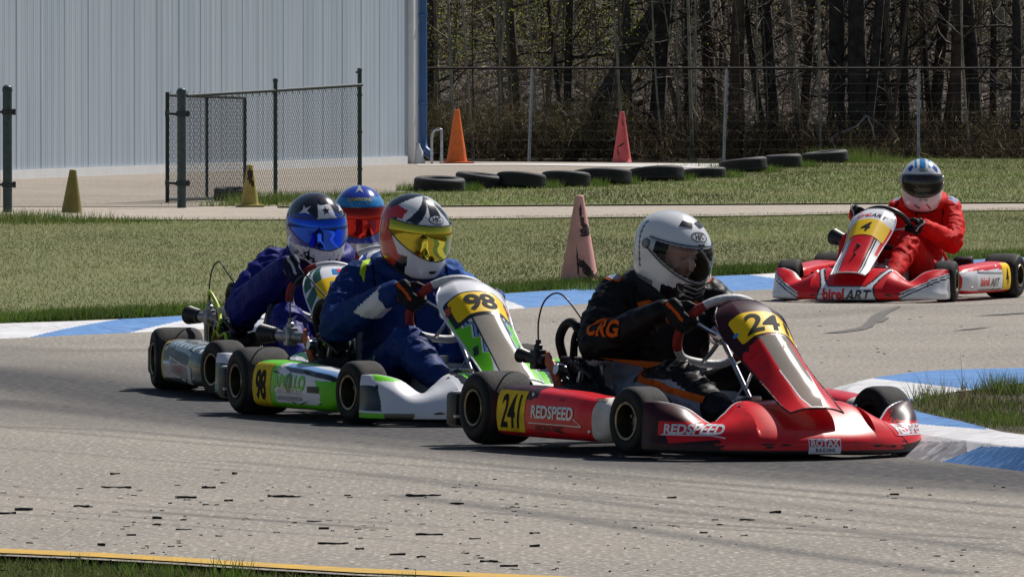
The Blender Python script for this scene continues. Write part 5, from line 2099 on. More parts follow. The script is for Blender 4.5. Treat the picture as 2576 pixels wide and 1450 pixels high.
def make_glove(person, side, turn, wrist, mat, amat=None):
    """five fingers closed round the steering rim; side -1 right, 1 left"""
    a0 = math.radians(12) if side < 0 else math.radians(168)
    P = wheel_pt(a0, turn)
    o = (P - SW_C).normalized()                        # outwards
    t = SW_N.cross(o) * (1 if side < 0 else -1)        # along the rim, thumb side up
    if t.z < 0:
        t = -t
    t.normalize()
    n = SW_N

    def L(oo, nn, tt):
        return P + o * oo + n * nn + t * tt
    mb = MB()
    lens = [1.0, 1.08, 1.02, 0.86]
    for k in range(4):
        tt = 0.030 - 0.0205 * k
        s_ = lens[k]
        ch = [L(0.040, 0.026, tt), L(0.036 * s_, -0.012 * s_, tt * 0.98), L(0.010, -0.034 * s_, tt * 0.96), L(-0.022 * s_, -0.024 * s_, tt * 0.95), L(-0.03 * s_, 0.0, tt * 0.95)]
        rr = [0.0115, 0.0108, 0.01, 0.0095, 0.0088]
        for i in range(4):
            mb.cap(ch[i], ch[i + 1], rr[i] * (0.88 if k == 3 else 1), rr[i + 1] * (0.88 if k == 3 else 1), 10)
    # palm
    for tt in (0.03, 0.01, -0.012, -0.03):
        mb.cap(L(0.040, 0.026, tt), L(0.05, 0.062, tt * 0.8), 0.0165, 0.02, 10)
    mb.cap(L(0.035, 0.04, 0.025), L(0.045, 0.06, -0.02), 0.02, 0.022, 10)
    # thumb from the side of the palm near its base
    mb.cap(L(0.04, 0.05, 0.03), L(0.018, 0.034, 0.056), 0.014, 0.0125, 10)
    mb.cap(L(0.018, 0.034, 0.056), L(-0.014, 0.022, 0.06), 0.0125, 0.0105, 10)
    # wrist and cuff
    w_ = Vector(wrist)
    mb.cap(L(0.05, 0.062, 0.0), w_, 0.029, 0.034, 12)
    d = (w_ - L(0.05, 0.062, 0.0)).normalized()
    mb.cap(w_, w_ + d * 0.035, 0.036, 0.043, 12)
    V, N, F = remeshed(mb, 0.0042, 3)
    g = MB()
    mats = []
    for f in F:
        c = Vector(V[list(f)].mean(0))
        k = c - P
        q = 0
        if amat is not None:
            if k.dot(o) > 0.038 and abs(k.dot(t) - 0.012) < 0.006 and k.dot(n) < 0.07:
                q = 1
            if abs((c - w_).dot(d) + 0.004) < 0.006:
                q = 1
        mats.append(q)
    g.add(V, F, mats)
    return g.build('glove', [mat, amat or mat], person, 60)


def make_boot(person, s, ank, toe, mat, smat):
    mb = MB()
    A, T = Vector(ank), Vector(toe)
    d = (T - A)
    heel = A + Vector((-0.02, 0, -0.045))
    ball = heel.lerp(T, 0.7)
    mb.cap(A + Vector((-0.1, 0, 0.045)), A, 0.045, 0.042)
    mb.cap(A, heel, 0.042, 0.032)
    mb.cap(heel, ball, 0.033, 0.037)
    mb.cap(ball, T, 0.037, 0.026)
    mb.cap(A, ball, 0.038, 0.034)
    V, N, F = remeshed(mb, 0.007, 3)
    g = MB()
    low = [1 if (Vector(V[list(f)].mean(0)) - heel).dot(Vector((-d.z, 0, d.x)).normalized()) < -0.018 else 0 for f in F]
    g.add(V, F, low)
    return g.build('boot', [mat, smat], person, 60)


def make_driver(label, pose, mats, colour, helmet, gloves, boots, lean=0.0, turn=0.12, hc=(0.28, 0.0, 0.735), look=(0.27, 0.24, 0.0), knees=(0.0, 0.0), elbows=(0, 0), seed=1, roll=0.0, collar=None, hscale=1.0, sroll=0.0, drop=0.0, bulk=1.0, fw=0.0, wide=1.0, group='kart drivers in helmets'):
    x, y, th = pose
    ly = lean
    C = Vector(hc) + Vector((0, ly, 0))
    HX = Matrix.Translation(C) @ Matrix.Rotation(look[0], 4, 'Z') @ Matrix.Rotation(look[1], 4, 'Y')
    mb = MB()
    hip = Vector((0.2, ly * 0.15, 0.17))
    chest = Vector((0.165 + fw * 0.8, ly * 0.6, 0.47))
    neck = Vector((0.2 + fw * 0.8, ly * 0.9, 0.6))
    for s in (1, -1):
        mb.cap(hip + Vector((0, s * 0.06, 0.0)), hip + Vector((0.01, s * 0.06 + ly * 0.2, 0.14)), 0.115, 0.125)
        mb.cap(hip + Vector((0.01, s * 0.055 + ly * 0.2, 0.12)), chest + Vector((0, s * 0.075 * wide, 0)), 0.125 * wide ** 0.5, 0.128 * wide ** 0.6)
        sh = Vector((0.15 + fw, ly * 0.85 + s * wide * (0.195 - (0.5 * sroll if s > 0 else 0)), 0.565 - (s if s > 0 else -0.4) * sroll - drop - (drop if s > 0 else 0)))
        mb.cap(chest + Vector((0.0, s * 0.06, 0.03)), sh + Vector((0, -s * 0.02, -0.012)), 0.115, 0.078)
        mb.cap(neck + Vector((-0.01, s * 0.02, -0.02)), sh, 0.07, 0.07)
        el = Vector((0.35 + elbows[0], s * wide * 0.335 + ly * 0.5, 0.385 + elbows[1]))
        mb.cap(sh, sh.lerp(el, 0.5) + Vector((-0.014, s * 0.014, 0.0)), 0.08 * bulk, 0.083 * bulk)
        mb.cap(sh.lerp(el, 0.5) + Vector((-0.014, s * 0.014, 0.0)), el, 0.083 * bulk, 0.077 * bulk)
        a0 = math.radians(12) if s < 0 else math.radians(168)
        P = wheel_pt(a0, turn)
        o = (P - SW_C).normalized()
        wr = P + o * 0.05 + SW_N * 0.06
        dd = (el - wr).normalized()
        wr = wr + dd * 0.045
        mb.cap(el, el.lerp(wr, 0.5), 0.077 * bulk, 0.068 * bulk)
        mb.cap(el.lerp(wr, 0.5), wr, 0.068 * bulk, 0.047)
        # legs
        kn = Vector((0.73, s * 0.185 + knees[0] * (1 if s > 0 else 0.5), 0.33 + knees[1]))
        hp = Vector((0.26, s * 0.095 + ly * 0.1, 0.165))
        an = Vector((1.1, s * 0.165, 0.145))
        mb.cap(hp, hp.lerp(kn, 0.55), 0.105, 0.092)
        mb.cap(hp.lerp(kn, 0.55), kn, 0.092, 0.074)
        mb.cap(kn, kn.lerp(an, 0.4) + Vector((0, 0, -0.012)), 0.074, 0.068)
        mb.cap(kn.lerp(an, 0.4) + Vector((0, 0, -0.012)), an, 0.068, 0.05)
    mb.cap(neck, neck + (C - neck) * 0.5, 0.06, 0.058)
    # head inside the helmet
    mb.ell(HX @ Vector((-0.005, 0, 0.01)), (0.1, 0.079, 0.105), M=HX.to_3x3())
    mb.ell(HX @ Vector((0.03, 0, -0.055)), (0.068, 0.06, 0.065), M=HX.to_3x3())
    mb.cap(HX @ Vector((0.092, 0, 0.012)), HX @ Vector((0.113, 0, -0.03)), 0.011, 0.016)
    mb.ell(HX @ Vector((0.088, 0, 0.03)), (0.014, 0.05, 0.012), M=HX.to_3x3())
    for s in (1, -1):
        mb.ell(HX @ Vector((0.07, s * 0.04, -0.03)), (0.022, 0.022, 0.02), M=HX.to_3x3())
    V, N, F = remeshed(mb, 0.0095, 5)
    HI = HX.inverted()
    # cloth folds
    K = [(Vector((0.35 + elbows[0], s * 0.34 + ly * 0.5, 0.395)), 0.13) for s in (1, -1)] + [(Vector((0.73, s * 0.2, 0.33)), 0.15) for s in (1, -1)] + [(Vector((0.28, s * 0.1, 0.2)), 0.17) for s in (1, -1)] + [(Vector((0.16, s * 0.2, 0.55)), 0.12) for s in (1, -1)]
    W = V.copy()
    for i, p in enumerate(V):
        pv = Vector(p)
        if (pv - C).length < 0.15:
            continue
        f = 0.45
        for c, r in K:
            f += 0.9 * max(0, 1 - (pv - c).length / (r * 1.5))
        q = pv * 9 + Vector((seed * 7, seed, 0))
        a = noise.noise((q.x * 1.0, q.y * 1.5, q.z * 2.0))
        b = noise.noise((q.x * 2.6 + a * 1.5, q.y * 2.2, q.z * 3.4 + a))
        h = (1 - abs(a) * 2.6) * 0.009 + (1 - abs(b) * 2.7) * 0.0055
        W[i] = p + N[i] * h * min(f, 1.5)
    g = MB()
    ms = []
    for f in F:
        c = Vector(W[list(f)].mean(0))
        hl = HI @ c
        if (c - C).length < 0.165 and hl.z > -0.13 and hl.length < 0.16:
            ms.append(0 if (hl.x > 0.035 and hl.z < 0.075 and abs(hl.y) < 0.075) else 1)
        else:
            k_ = 2 + colour(c, Vector(N[f[0]]))
            yr = abs(c.y - ly * 0.7)
            if (c.z > 0.3 and c.x > 0.2 and abs(c.y - ly * 0.6) < 0.006 and c.z < 0.57) or (c.z > 0.42 and c.x < 0.34 and abs(yr - 0.135 - 0.03 * math.sin(c.x * 30)) < 0.005):
                k_ = 2 + len(mats)
            ms.append(k_)
    g.add(W, F, ms)
    body = g.build('person', [M['skin'], M['lining']] + mats + [S_SEAM], None, 70)
    body.location = (x, y, 0)
    body.rotation_euler = (roll, 0, th)
    tag(body, label, 'person', group)
    tree = BVHTree.FromPolygons([tuple(p) for p in W], F)
    for s in (1, -1):
        el = Vector((0.35 + elbows[0], s * wide * 0.335 + ly * 0.5, 0.385 + elbows[1]))
        a0 = math.radians(12) if s < 0 else math.radians(168)
        P = wheel_pt(a0, turn)
        o = (P - SW_C).normalized()
        wr = P + o * 0.05 + SW_N * 0.06
        wr = wr + (el - wr).normalized() * 0.03
        make_glove(body, s, turn, wr, *gloves)
        make_boot(body, s, (1.1, s * 0.165, 0.14), (1.235, s * 0.17, 0.2), *boots)
        eb = MB()
        e = HX @ Vector((0.085, s * 0.031, 0.006))
        eb.ell(e, (0.009, 0.0105, 0.0058), 12, 8, 0)
        eb.ell(HX @ Vector((0.0905, s * 0.031, 0.006)), (0.0045, 0.0052, 0.0052), 10, 6, 1)
        eb.build('eye', [M['eyewhite'], M['gblack']], body, 60)
    if collar is not None:
        cb = MB()
        ring = []
        for k in range(28):
            a = 2 * PI * k / 28
            ring.append(Vector((0.215 + 0.115 * math.cos(a), ly * 0.92 + 0.12 * math.sin(a), 0.612 - 0.035 * math.cos(a))))
        cb.tube(ring, 0.04, 12, closed=True)
        cb.build('neck_brace', collar, body, 60)
    make_helmet(body, C, look[0], look[1], look[2], scale=hscale, **helmet)
    return body, tree


def suit_art(body, tree, name, g, O, A, D, mat, off=0.003, B=(0, 0, 1)):
    f = caster(tree, O, A, B, D, 0.3)
    return decal(name, g, f, mat, body, off, 0.012)


# ================================================================ THE FIELD
def PB(t):
    """metres up the panel's centre line at the curve parameter t (0 tip, 1 top)"""
    return float(np.interp(t, np.linspace(0, 1, len(PG)), np.concatenate([[0], np.cumsum(np.linalg.norm(np.diff(PG[:, PG.shape[1] // 2], axis=0), axis=1))])))


POSE241 = (0.454, 31.371, -1.1019)
POSE98 = (-0.5209, 34.316, -1.1904)
POSE12 = (-0.9448, 36.865, -1.385)
POSE4 = (2.5856, 52.135, -1.9229)
POSEW = (-0.815, 40.3, -1.34)


def nz3(p, s=1.0):
    return noise.noise((p[0] * s, p[1] * s, p[2] * s))


# ---------------------------------------------------------------- the leading red kart, 241
k1 = make_kart('racing_kart', 'leading red kart with number 241 on its side pod, nearest the apex kerb', POSE241, 0.1, filt='low', roll=math.radians(-0.9))


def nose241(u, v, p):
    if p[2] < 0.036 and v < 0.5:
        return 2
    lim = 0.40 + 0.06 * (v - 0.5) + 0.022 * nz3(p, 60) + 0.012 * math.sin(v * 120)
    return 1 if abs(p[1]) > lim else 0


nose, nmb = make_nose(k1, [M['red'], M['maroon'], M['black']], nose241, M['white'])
f = caster(nmb, (1.7, 0.0, 0.052), (0, 1, 0), (0, 0, 1), (-1, 0, 0), 0.2)
decal('sticker', rect2d(0.135, 0.054), f, M['white'], nose, 0.0015)
decal('sticker', rect2d(0.127, 0.026, 0, 0.011), f, M['red'], nose, 0.0022)
decal('lettering', shift2d(text2d('ROTAX', 0.034, 0, 0.04), 0, 0.011), f, M['white'], nose, 0.0032)
decal('lettering', shift2d(text2d('RACING', 0.016, 0, 0.03, 1.5), 0, -0.014), f, M['maroon'], nose, 0.0032)
for s in (1, -1):
    D = Vector((-0.62, -s * 0.78, 0))
    A = Vector((-s * D.y * -1, 0, 0))
    A = Vector((-s * 0.78, s * s * 0.62, 0)) if s > 0 else Vector((0.78, 0.62, 0))
    f = caster(nmb, Vector((1.385, s * 0.49, 0.108)) - D * 0.2, A, (0, 0, 1), D, 0.1)
    decal('sticker', poly2d([(-0.135, 0.028), (0.11, 0.028), (0.15, -0.03), (-0.08, -0.052), (-0.1, -0.024), (-0.135, -0.024)]), f, M['red'], nose, 0.0015)
    decal('lettering', text2d('REDSPEED', 0.048, 0, 0.035), f, M['white'], nose, 0.003)
    decal('stripe', stroke2d([(-0.12, -0.021), (0.07, -0.021), (0.12, -0.03)], 0.004), f, M['white'], nose, 0.003)


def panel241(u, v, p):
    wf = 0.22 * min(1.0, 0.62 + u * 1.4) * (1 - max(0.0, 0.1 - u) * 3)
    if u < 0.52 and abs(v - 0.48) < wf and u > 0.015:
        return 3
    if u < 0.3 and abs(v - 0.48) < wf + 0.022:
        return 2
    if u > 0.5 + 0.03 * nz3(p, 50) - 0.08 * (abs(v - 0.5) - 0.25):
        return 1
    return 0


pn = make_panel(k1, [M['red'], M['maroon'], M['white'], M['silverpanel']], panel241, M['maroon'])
panel_plate(pn, PB(0.535), PB(0.745), -0.112, 0.13, '241', M['yellow'], 0.142, 0.25, 0.02, 0.014)
g = rect2d(0.03, 0.055)
decal('sticker', shift2d(rect2d(0.05, 0.028, 0, 0, 0.004), -0.1, PB(0.47), 0.9), PMAP, M['red'], pn, 0.002)
decal('sticker', shift2d(rect2d(0.016, 0.04), 0.028, PB(0.45), -0.2), PMAP, M['orange'], pn, 0.002)
decal('sticker', shift2d(oval2d(0.009, 0.009), -0.112, PB(0.62)), PMAP, M['hcyan'], pn, 0.002)
for s in (-1, 1):
    def pod241(u, v, p):
        if u > 0.87:
            return 1
        return 2 if u < 0.4 - (v - 0.5) * 0.25 + 0.06 * nz3(p, 25) and v > 0.42 + 0.3 * u else 0
    pod, pmb = make_pod(k1, s, [M['red'], M['cream'], M['maroon'], M['black'], M['cream']], pod241)
    pod_plate(pod, pmb, s, 0.18, 0.4, 0.062, 0.215, '241', M['yellow_dirty'], 0.175, 0.22, 0.016, sx=0.66)
    xm = 0.6
    pod_text(pod, pmb, s, xm, 0.142, 'REDSPEED', M['hsilver'], 0.064, 0.0, 0.03, sx=1.02)
    f = caster(pmb, (xm, s * 0.8, 0.142), (-s, 0, 0), (0, 0, 1), (0, -s, 0))
    decal('stripe', stroke2d([(-0.17, -0.042), (0.2, -0.045), (0.15, -0.018)], 0.004), f, M['hsilver'], pod, 0.003)
    pod_text(pod, pmb, s, xm - 0.02, 0.083, 'RACING KART', M['maroon'], 0.03, 0.2, 0.01)

# ---------------------------------------------------------------- white and lime kart, 98
k2 = make_kart('racing_kart', 'white and lime green kart with number 98 following right behind the leading red one', POSE98, 0.12, filt='rear')


def nose98(u, v, p):
    y, z = abs(p[1]), p[2]
    if v < 0.62 and z < 0.03:
        return 2
    if y > 0.43:
        if 0.06 < z < 0.16 and p[0] < 1.315 - (z - 0.06) * 0.5 and v < 0.8:
            return 2
        if z < 0.05:
            return 1 if p[0] < 1.33 else 2
        return 1 if (z > 0.178 and y < 0.53) else 0
    if 0.26 < y < 0.43 and v > 0.6:
        return 1 if v > 0.8 else 0
    k = y - 0.13 - 0.12 * (1.4 - p[0])
    if v > 0.55:
        if abs(k - 0.06) < 0.018:
            return 2
        if 0.0 < k < 0.045 or (k < 0 and v > 0.8):
            return 1
    return 0


nose, nmb = make_nose(k2, [M['white'], M['green'], M['gblack']], nose98, M['white'])


def panel98(u, v, p):
    if u < 0.52 and 0.27 < v < 0.73:
        return 3
    if u < 0.53 and 0.245 < v < 0.755:
        return 2
    a = abs(v - 0.5) * 2
    zig = float(np.interp(u, [0.0, 0.1, 0.18, 0.25, 0.27, 0.36, 0.38, 0.46, 0.48, 0.6, 0.63], [0.7, 0.66, 0.56, 0.5, 0.68, 0.52, 0.72, 0.6, 0.8, 0.84, 1.1]))
    if a > zig and a < 0.965:
        return 1
    if u > 0.22 and zig - 0.075 < a < zig - 0.045:
        return 2
    if 0.3 < u < 0.56 and zig - 0.2 < a < zig - 0.15:
        return 2
    if 0.2 < u < 0.56 and zig - 0.15 < a < zig - 0.075:
        return 4  # sky reflection on the white panel, painted as a pale blue stripe
    return 0


M['paleblue'] = pm('pale_blue_film_and_sky_tint', (0.2, 0.4, 0.72), 0.35, coat=0.3)  # side pod's blue band, and the sky reflection painted on the panel
pn = make_panel(k2, [M['white'], M['green'], M['gblack'], M['silverpanel'], M['paleblue']], panel98)
decal('outline', rect2d(0.262, PB(0.745) - PB(0.5), 0, (PB(0.745) + PB(0.5)) / 2, 0.014), PMAP, M['gblack'], pn, 0.001, 0.012)
panel_plate(pn, PB(0.525), PB(0.73), -0.115, 0.115, '98', M['yellow'], 0.135, 0.0, 0.03)
for s in (-1, 1):
    decal('sticker', shift2d(rect2d(0.02, 0.05), s * 0.115, PB(0.3), s * 0.25), PMAP, M['gblack'], pn, 0.003)
    decal('sticker', shift2d(rect2d(0.02, 0.04), s * 0.122, PB(0.66), s * 0.25), PMAP, M['orange'], pn, 0.003)
for s in (-1, 1):
    def pod98(u, v, p):
        if u < 0.34:
            return 1
        if u > 0.86 - 0.1 * abs(p[2] - 0.1) / 0.1 and p[2] < 0.165:
            return 1
        if p[2] < 0.068:
            return 1
        if v > 0.72 and u < 0.62 and v < 0.82:
            return 1
        if 0.56 < v < 0.625 and u > 0.36 + (0.625 - v) * 2:
            return 2
        if 0.625 < v < 0.7 and u > 0.4:
            return 3
        return 0
    pod, pmb = make_pod(k2, s, [M['white'], M['green'], M['gblack'], M['paleblue'], M['white']], pod98)
    pod_plate(pod, pmb, s, 0.17, 0.375, 0.045, 0.222, '98', M['yellow_dirty'], 0.16, 0.0, 0.035, sx=0.72)
    pod_text(pod, pmb, s, 0.565, 0.153, 'APOLLO', M['green'], 0.08, 0.0, 0.04)
    f = caster(pmb, (0.566, s * 0.8, 0.15), (-s, 0, 0), (0, 0, 1), (0, -s, 0))
    decal('emblem', oval2d(0.028, 0.04, 24, 0.015), f, M['gblack'], pod, 0.0038)
    pod_text(pod, pmb, s, 0.56, 0.118, 'MOTORSPORTS', M['hsilver'], 0.036, 0.0, 0.02)
    pod_text(pod, pmb, s, 0.57, 0.088, 'KARTING EDMONTON', M['gblack'], 0.024, 0.0, 0.0)
    f = caster(pmb, (0.79, s * 0.8, 0.13), (-s, 0, 0), (0, 0, 1), (0, -s, 0))
    decal('sticker', rect2d(0.09, 0.026), f, M['black'], pod, 0.0025)

# ---------------------------------------------------------------- dark green kart, 12
k3 = make_kart('racing_kart', 'dark green kart with white fan stripes and lime hose, last of the three in line', POSE12, 0.3, filt='rear', hose=True, sw=('whitegrip', 'redgrip'), frame=M['dgreen'])


def nose12(u, v, p):
    return 1 if (int(math.atan2(p[1], 1.7 - p[0]) * 9 + 50) % 2 == 0 and v > 0.5) else 0


make_nose(k3, [M['dgreen'], M['white']], nose12, M['dgreen'])


def panel12(u, v, p):
    if u > 0.72:
        return 1 if abs(v - 0.5) < 0.22 else (0 if int(v * 28) % 4 else 1)
    a = math.atan2(v - 0.5, u - 0.1)
    return 1 if (abs(v - 0.5) > 0.2 and int((u * 16 + abs(v - 0.5) * 9)) % 3 == 0) else 0


pn = make_panel(k3, [M['dgreen'], M['white']], panel12)
panel_plate(pn, PB(0.5), PB(0.73), -0.1, 0.125, '12', M['yellow'], 0.13, 0.1, 0.0, tmat=M['seatgrey'])
decal('emblem', shift2d(rect2d(0.04, 0.05), 0, PB(0.82)), PMAP, M['hcyan'], pn, 0.002)
decal('emblem', shift2d(rect2d(0.02, 0.03), 0.01, PB(0.83)), PMAP, M['red'], pn, 0.003)
M['podgreen'] = pm('greenish_shiny_film', (0.12, 0.15, 0.13), 0.25, coat=0.8, col2=(0.02, 0.05, 0.04), vs=16)
for s in (-1, 1):
    def pod12(u, v, p):
        if u < 0.08:
            return 2
        if v > 0.6 and (p[0] * 14 + p[2] * 22) % 1 < 0.2:
            return 1
        return 0
    pod, pmb = make_pod(k3, s, [M['podgreen'], M['white'], M['gold'], M['podgreen'], M['podgreen']], pod12)
    f = caster(pmb, (0.6, s * 0.8, 0.11), (-s, 0, 0), (0, 0, 1), (0, -s, 0))
    decal('sticker', shift2d(rect2d(0.42, 0.075), rot=-0.1), f, M['cream'], pod, 0.002)
    decal('sticker', shift2d(rect2d(0.33, 0.055), rot=-0.1), f, M['seatgrey'], pod, 0.0028)
    decal('lettering', shift2d(text2d('TONY', 0.05, 0, 0.01, 1.3), rot=-0.1), f, M['red'], pod, 0.0036)

# ---------------------------------------------------------------- hidden kart of the white-suited driver
k5 = make_kart('racing_kart', 'white kart almost hidden behind the 98 kart, its driver in white', POSEW, 0.1)
make_nose(k5, [M['white'], M['hblue']], lambda u, v, p: 1 if abs(p[1]) > 0.4 else 0)
make_panel(k5, [M['white'], M['hblue']], lambda u, v, p: 1 if abs(v - 0.5) > 0.35 else 0)
for s in (-1, 1):
    make_pod(k5, s, [M['white'], M['hblue'], M['white']], lambda u, v, p: 1 if u < 0.3 else 0)

# ---------------------------------------------------------------- red and white kart, 4
k4 = make_kart('racing_kart', 'red and white kart with number 4, alone on the far side of the track', POSE4, 0.16, sw=('black', 'black'), filt='wide', frame=M['red'])


def nose4(u, v, p):
    y, z = abs(p[1]), p[2]
    hw = np.interp(z, [0.0, 0.05, 0.1, 0.15, 0.21], [0.21, 0.19, 0.178, 0.205, 0.25])
    inner = np.interp(z, [0.0, 0.088, 0.098, 0.13, 0.21], [-1, -1, 0.125, 0.16, 0.215])
    if y < hw:
        if y < inner:
            return 0 if y < inner - 0.014 and z > 0.104 else 2
        if y > hw - 0.012:
            return 2
        return 1
    if y > 0.33:
        d = z - (0.02 + (y - 0.35) * 0.5)
        if d < 0:
            return 1
        if 0.012 < d < 0.022 or 0.034 < d < 0.042:
            return 2
        if d < 0.05:
            return 1
    return 0


nose, nmb = make_nose(k4, [M['red'], M['white'], M['gblack']], nose4, M['white'])
f = caster(nmb, (1.8, 0, 0.055), (0, 1, 0), (0, 0, 1), (-1, 0, 0), 0.3)
va, fa = text2d('birel', 0.085, 0.0, 0.035)
vb_, fb = text2d('ART', 0.085, 0.25, 0.02)
decal('lettering', ([(a * 0.95 - 0.075, b) for a, b in va], fa), f, M['red'], nose, 0.003)
decal('lettering', ([(a * 0.95 + 0.085, b - 0.006) for a, b in vb_], fb), f, M['gblack'], nose, 0.003)


def panel4(u, v, p):
    a = abs(v - 0.5) * 2
    if u > 0.68:
        return 1
    if a < 0.52 + 0.12 * u and u < 0.5:
        return 0
    if a < 0.58 + 0.12 * u and u < 0.5:
        return 2
    if 0.66 < a < 0.72 and u < 0.6:
        return 2
    if a > 0.86 and u > 0.3:
        return 0
    return 1


pn = make_panel(k4, [M['red'], M['white'], M['gblack']], panel4)
panel_plate(pn, PB(0.455), PB(0.68), -0.128, 0.128, '4', M['yellow'], 0.12, 0.15, 0.02)
b = PB(0.765)
va, fa = text2d('birel', 0.05, 0.0, 0.03)
vb_, fb = text2d('ART', 0.05, 0.25, 0.015)
decal('lettering', ([(a * 0.95 - 0.042, q + b) for a, q in va], fa), PMAP, M['red'], pn, 0.003)
decal('lettering', ([(a * 0.95 + 0.05, q + b - 0.003) for a, q in vb_], fb), PMAP, M['gblack'], pn, 0.003)
mb = MB()
for (t, r_) in ((0.33, 0.013), (0.24, 0.008)):
    c, n_ = PMAP(0.0, PB(t))
    mb.lathe([(0.0, 0.016), (r_ * 0.7, 0.014), (r_, 0.006), (r_ * 1.2, -0.002)], c, n_, 16)
mb.build('fixing_bolt', M['black'], pn, 40)
for s in (-1, 1):
    def pod4(u, v, p):
        if 0.062 < p[2] < 0.185 and v < 0.7 and u < 0.97:
            return 1
        return 0
    pod, pmb = make_pod(k4, s, [M['red'], M['white'], M['gblack'], M['red'], M['seatgrey']], pod4)
    pod_plate(pod, pmb, s, 0.17, 0.33, 0.06, 0.225, '4', M['yellow'], 0.14, 0.0, 0.02, sx=0.7)
    f = caster(pmb, (0.57, s * 0.8, 0.115), (-s, 0, 0), (0, 0, 1), (0, -s, 0))
    va, fa = text2d('birel', 0.075, 0.0, 0.03)
    vb_, fb = text2d('ART', 0.075, 0.25, 0.015)
    decal('lettering', ([(a * 1.05 - 0.085, q) for a, q in va], fa), f, M['red'], pod, 0.003)
    decal('lettering', ([(a * 1.05 + 0.085, q - 0.005) for a, q in vb_], fb), f, M['gblack'], pod, 0.003)
    decal('stripe', stroke2d([(-0.2, 0.062), (0.22, 0.05)], 0.006), f, M['gblack'], pod, 0.003)
    decal('stripe', stroke2d([(-0.2, -0.048), (0.22, -0.05)], 0.006), f, M['gblack'], pod, 0.003)

# rubber scuffs and fixing bolts on the bodywork
rs = random.Random(21)
for kart_ in (k1, k2, k3, k4):
    for ch in list(kart_.children):
        nm = ch.name.split('.')[0]
        if nm not in ('side_pod', 'front_fairing'):
            continue
        me_ = ch.data
        tr_ = BVHTree.FromPolygons([tuple(v.co) for v in me_.vertices], [tuple(p.vertices) for p in me_.polygons])
        bb = MB()
        if nm == 'side_pod':
            sg = 1 if me_.vertices[0].co.y > 0 else -1
            for _ in range(4):
                O = Vector((rs.uniform(0.42, 0.9), sg * 0.8, rs.choice((0.065, 0.072, 0.19, 0.198))))
                L_ = rs.uniform(0.015, 0.05)
                g_ = poly2d([(-L_, -0.002), (-L_ * 0.3, -rs.uniform(0.001, 0.004)), (L_, -0.001), (L_ * 0.9, 0.002), (L_ * 0.1, rs.uniform(0.002, 0.004)), (-L_ * 0.8, 0.002)])
                decal('scuff', shift2d(g_, rot=rs.uniform(-0.2, 0.2)), caster(tr_, O, (-sg, 0, 0), (0, 0, 1), (0, -sg, 0)), M['scuff'], ch, 0.0042)
            spots = [(0.44, 0.205), (0.84, 0.08)]
            for x_, z_ in spots:
                loc, n_, i_, d_ = tr_.ray_cast(Vector((x_, sg * 1.2, z_)), Vector((0, -sg, 0)))
                if loc is not None:
                    bb.lathe([(0.0, 0.004), (0.007, 0.003), (0.009, -0.001)], loc, Vector((0, sg, 0)), 10)
        else:
            for _ in range(6):
                O = Vector((1.8, rs.choice((-1, 1)) * rs.uniform(0.13, 0.34), rs.uniform(0.04, 0.058)))
                L_ = rs.uniform(0.01, 0.035)
                g_ = poly2d([(-L_, -0.002), (-L_ * 0.3, -rs.uniform(0.002, 0.006)), (L_, -0.001), (L_ * 0.9, 0.002), (L_ * 0.1, rs.uniform(0.002, 0.006)), (-L_ * 0.8, 0.002)])
                decal('scuff', g_, caster(tr_, O, (0, 1, 0), (0, 0, 1), (-1, 0, 0)), M['scuff'], ch, 0.0022)
            for y_ in (-0.24, 0.24):
                loc, n_, i_, d_ = tr_.ray_cast(Vector((1.32, y_, 0.5)), Vector((0, 0, -1)))
                if loc is not None:
                    bb.lathe([(0.0, 0.004), (0.008, 0.003), (0.01, -0.001)], loc, n_ if n_.z > 0 else -n_, 10)
        if bb.v:
            bb.build('fixing_bolt', M['steel'], ch, 40)

# ================================================================ the drivers themselves


def cloth(name, col, rough=0.75, var=0.12):
    return pm(name, col, rough, var=var, vs=9, bump=0.35, bs=55, spec=0.14)


S_BLACK = cloth('black_suit_cloth', (0.008, 0.008, 0.0095), 0.5)
S_ORANGE = cloth('orange_trim_cloth', (0.75, 0.13, 0.012))
S_GREY = cloth('blue_grey_suit_cloth', (0.36, 0.4, 0.5))
S_NAVY = cloth('navy_suit_cloth', (0.008, 0.034, 0.165), 0.6)
S_BLUE = cloth('bright_blue_cloth', (0.03, 0.12, 0.42))
S_LIME = cloth('lime_piping_cloth', (0.48, 0.72, 0.03))
S_WHITE = cloth('white_suit_cloth', (0.74, 0.74, 0.78), 0.65, 0.05)
S_PURP = cloth('indigo_suit_cloth', (0.013, 0.018, 0.19), 0.55)
S_RED = cloth('red_suit_cloth', (0.74, 0.014, 0.013), 0.7)
S_SEAM = cloth('dark_seam_cloth', (0.006, 0.006, 0.012), 0.8)
S_LAV = cloth('lavender_epaulette', (0.45, 0.47, 0.68))
G_BLACK = cloth('black_glove', (0.014, 0.014, 0.016), 0.6)
G_ORANGE = cloth('orange_glove_trim', (0.7, 0.11, 0.015))
G_WHITE = cloth('white_glove_trim', (0.6, 0.6, 0.64))
G_NAVY = cloth('dark_blue_glove', (0.012, 0.016, 0.05), 0.6)
B_BLACK = pm('black_boot', (0.02, 0.02, 0.022), 0.5, var=0.2)
B_GREY = pm('grey_boot_sole', (0.3, 0.31, 0.33), 0.5, var=0.2)
V_CLEAR = visor_glass('clear_visor', (0.86, 0.88, 0.92), 0.0)
V_SMOKE = visor_glass('smoke_visor', (0.3, 0.24, 0.22), 0.05)
V_BLUE = mirror('blue_mirror_visor', (0.01, 0.1, 0.7), 0.07, (0.008, 0.05, 0.45))
V_GOLD = mirror('gold_mirror_visor', (0.5, 0.4, 0.025), 0.05, (0.36, 0.32, 0.03))
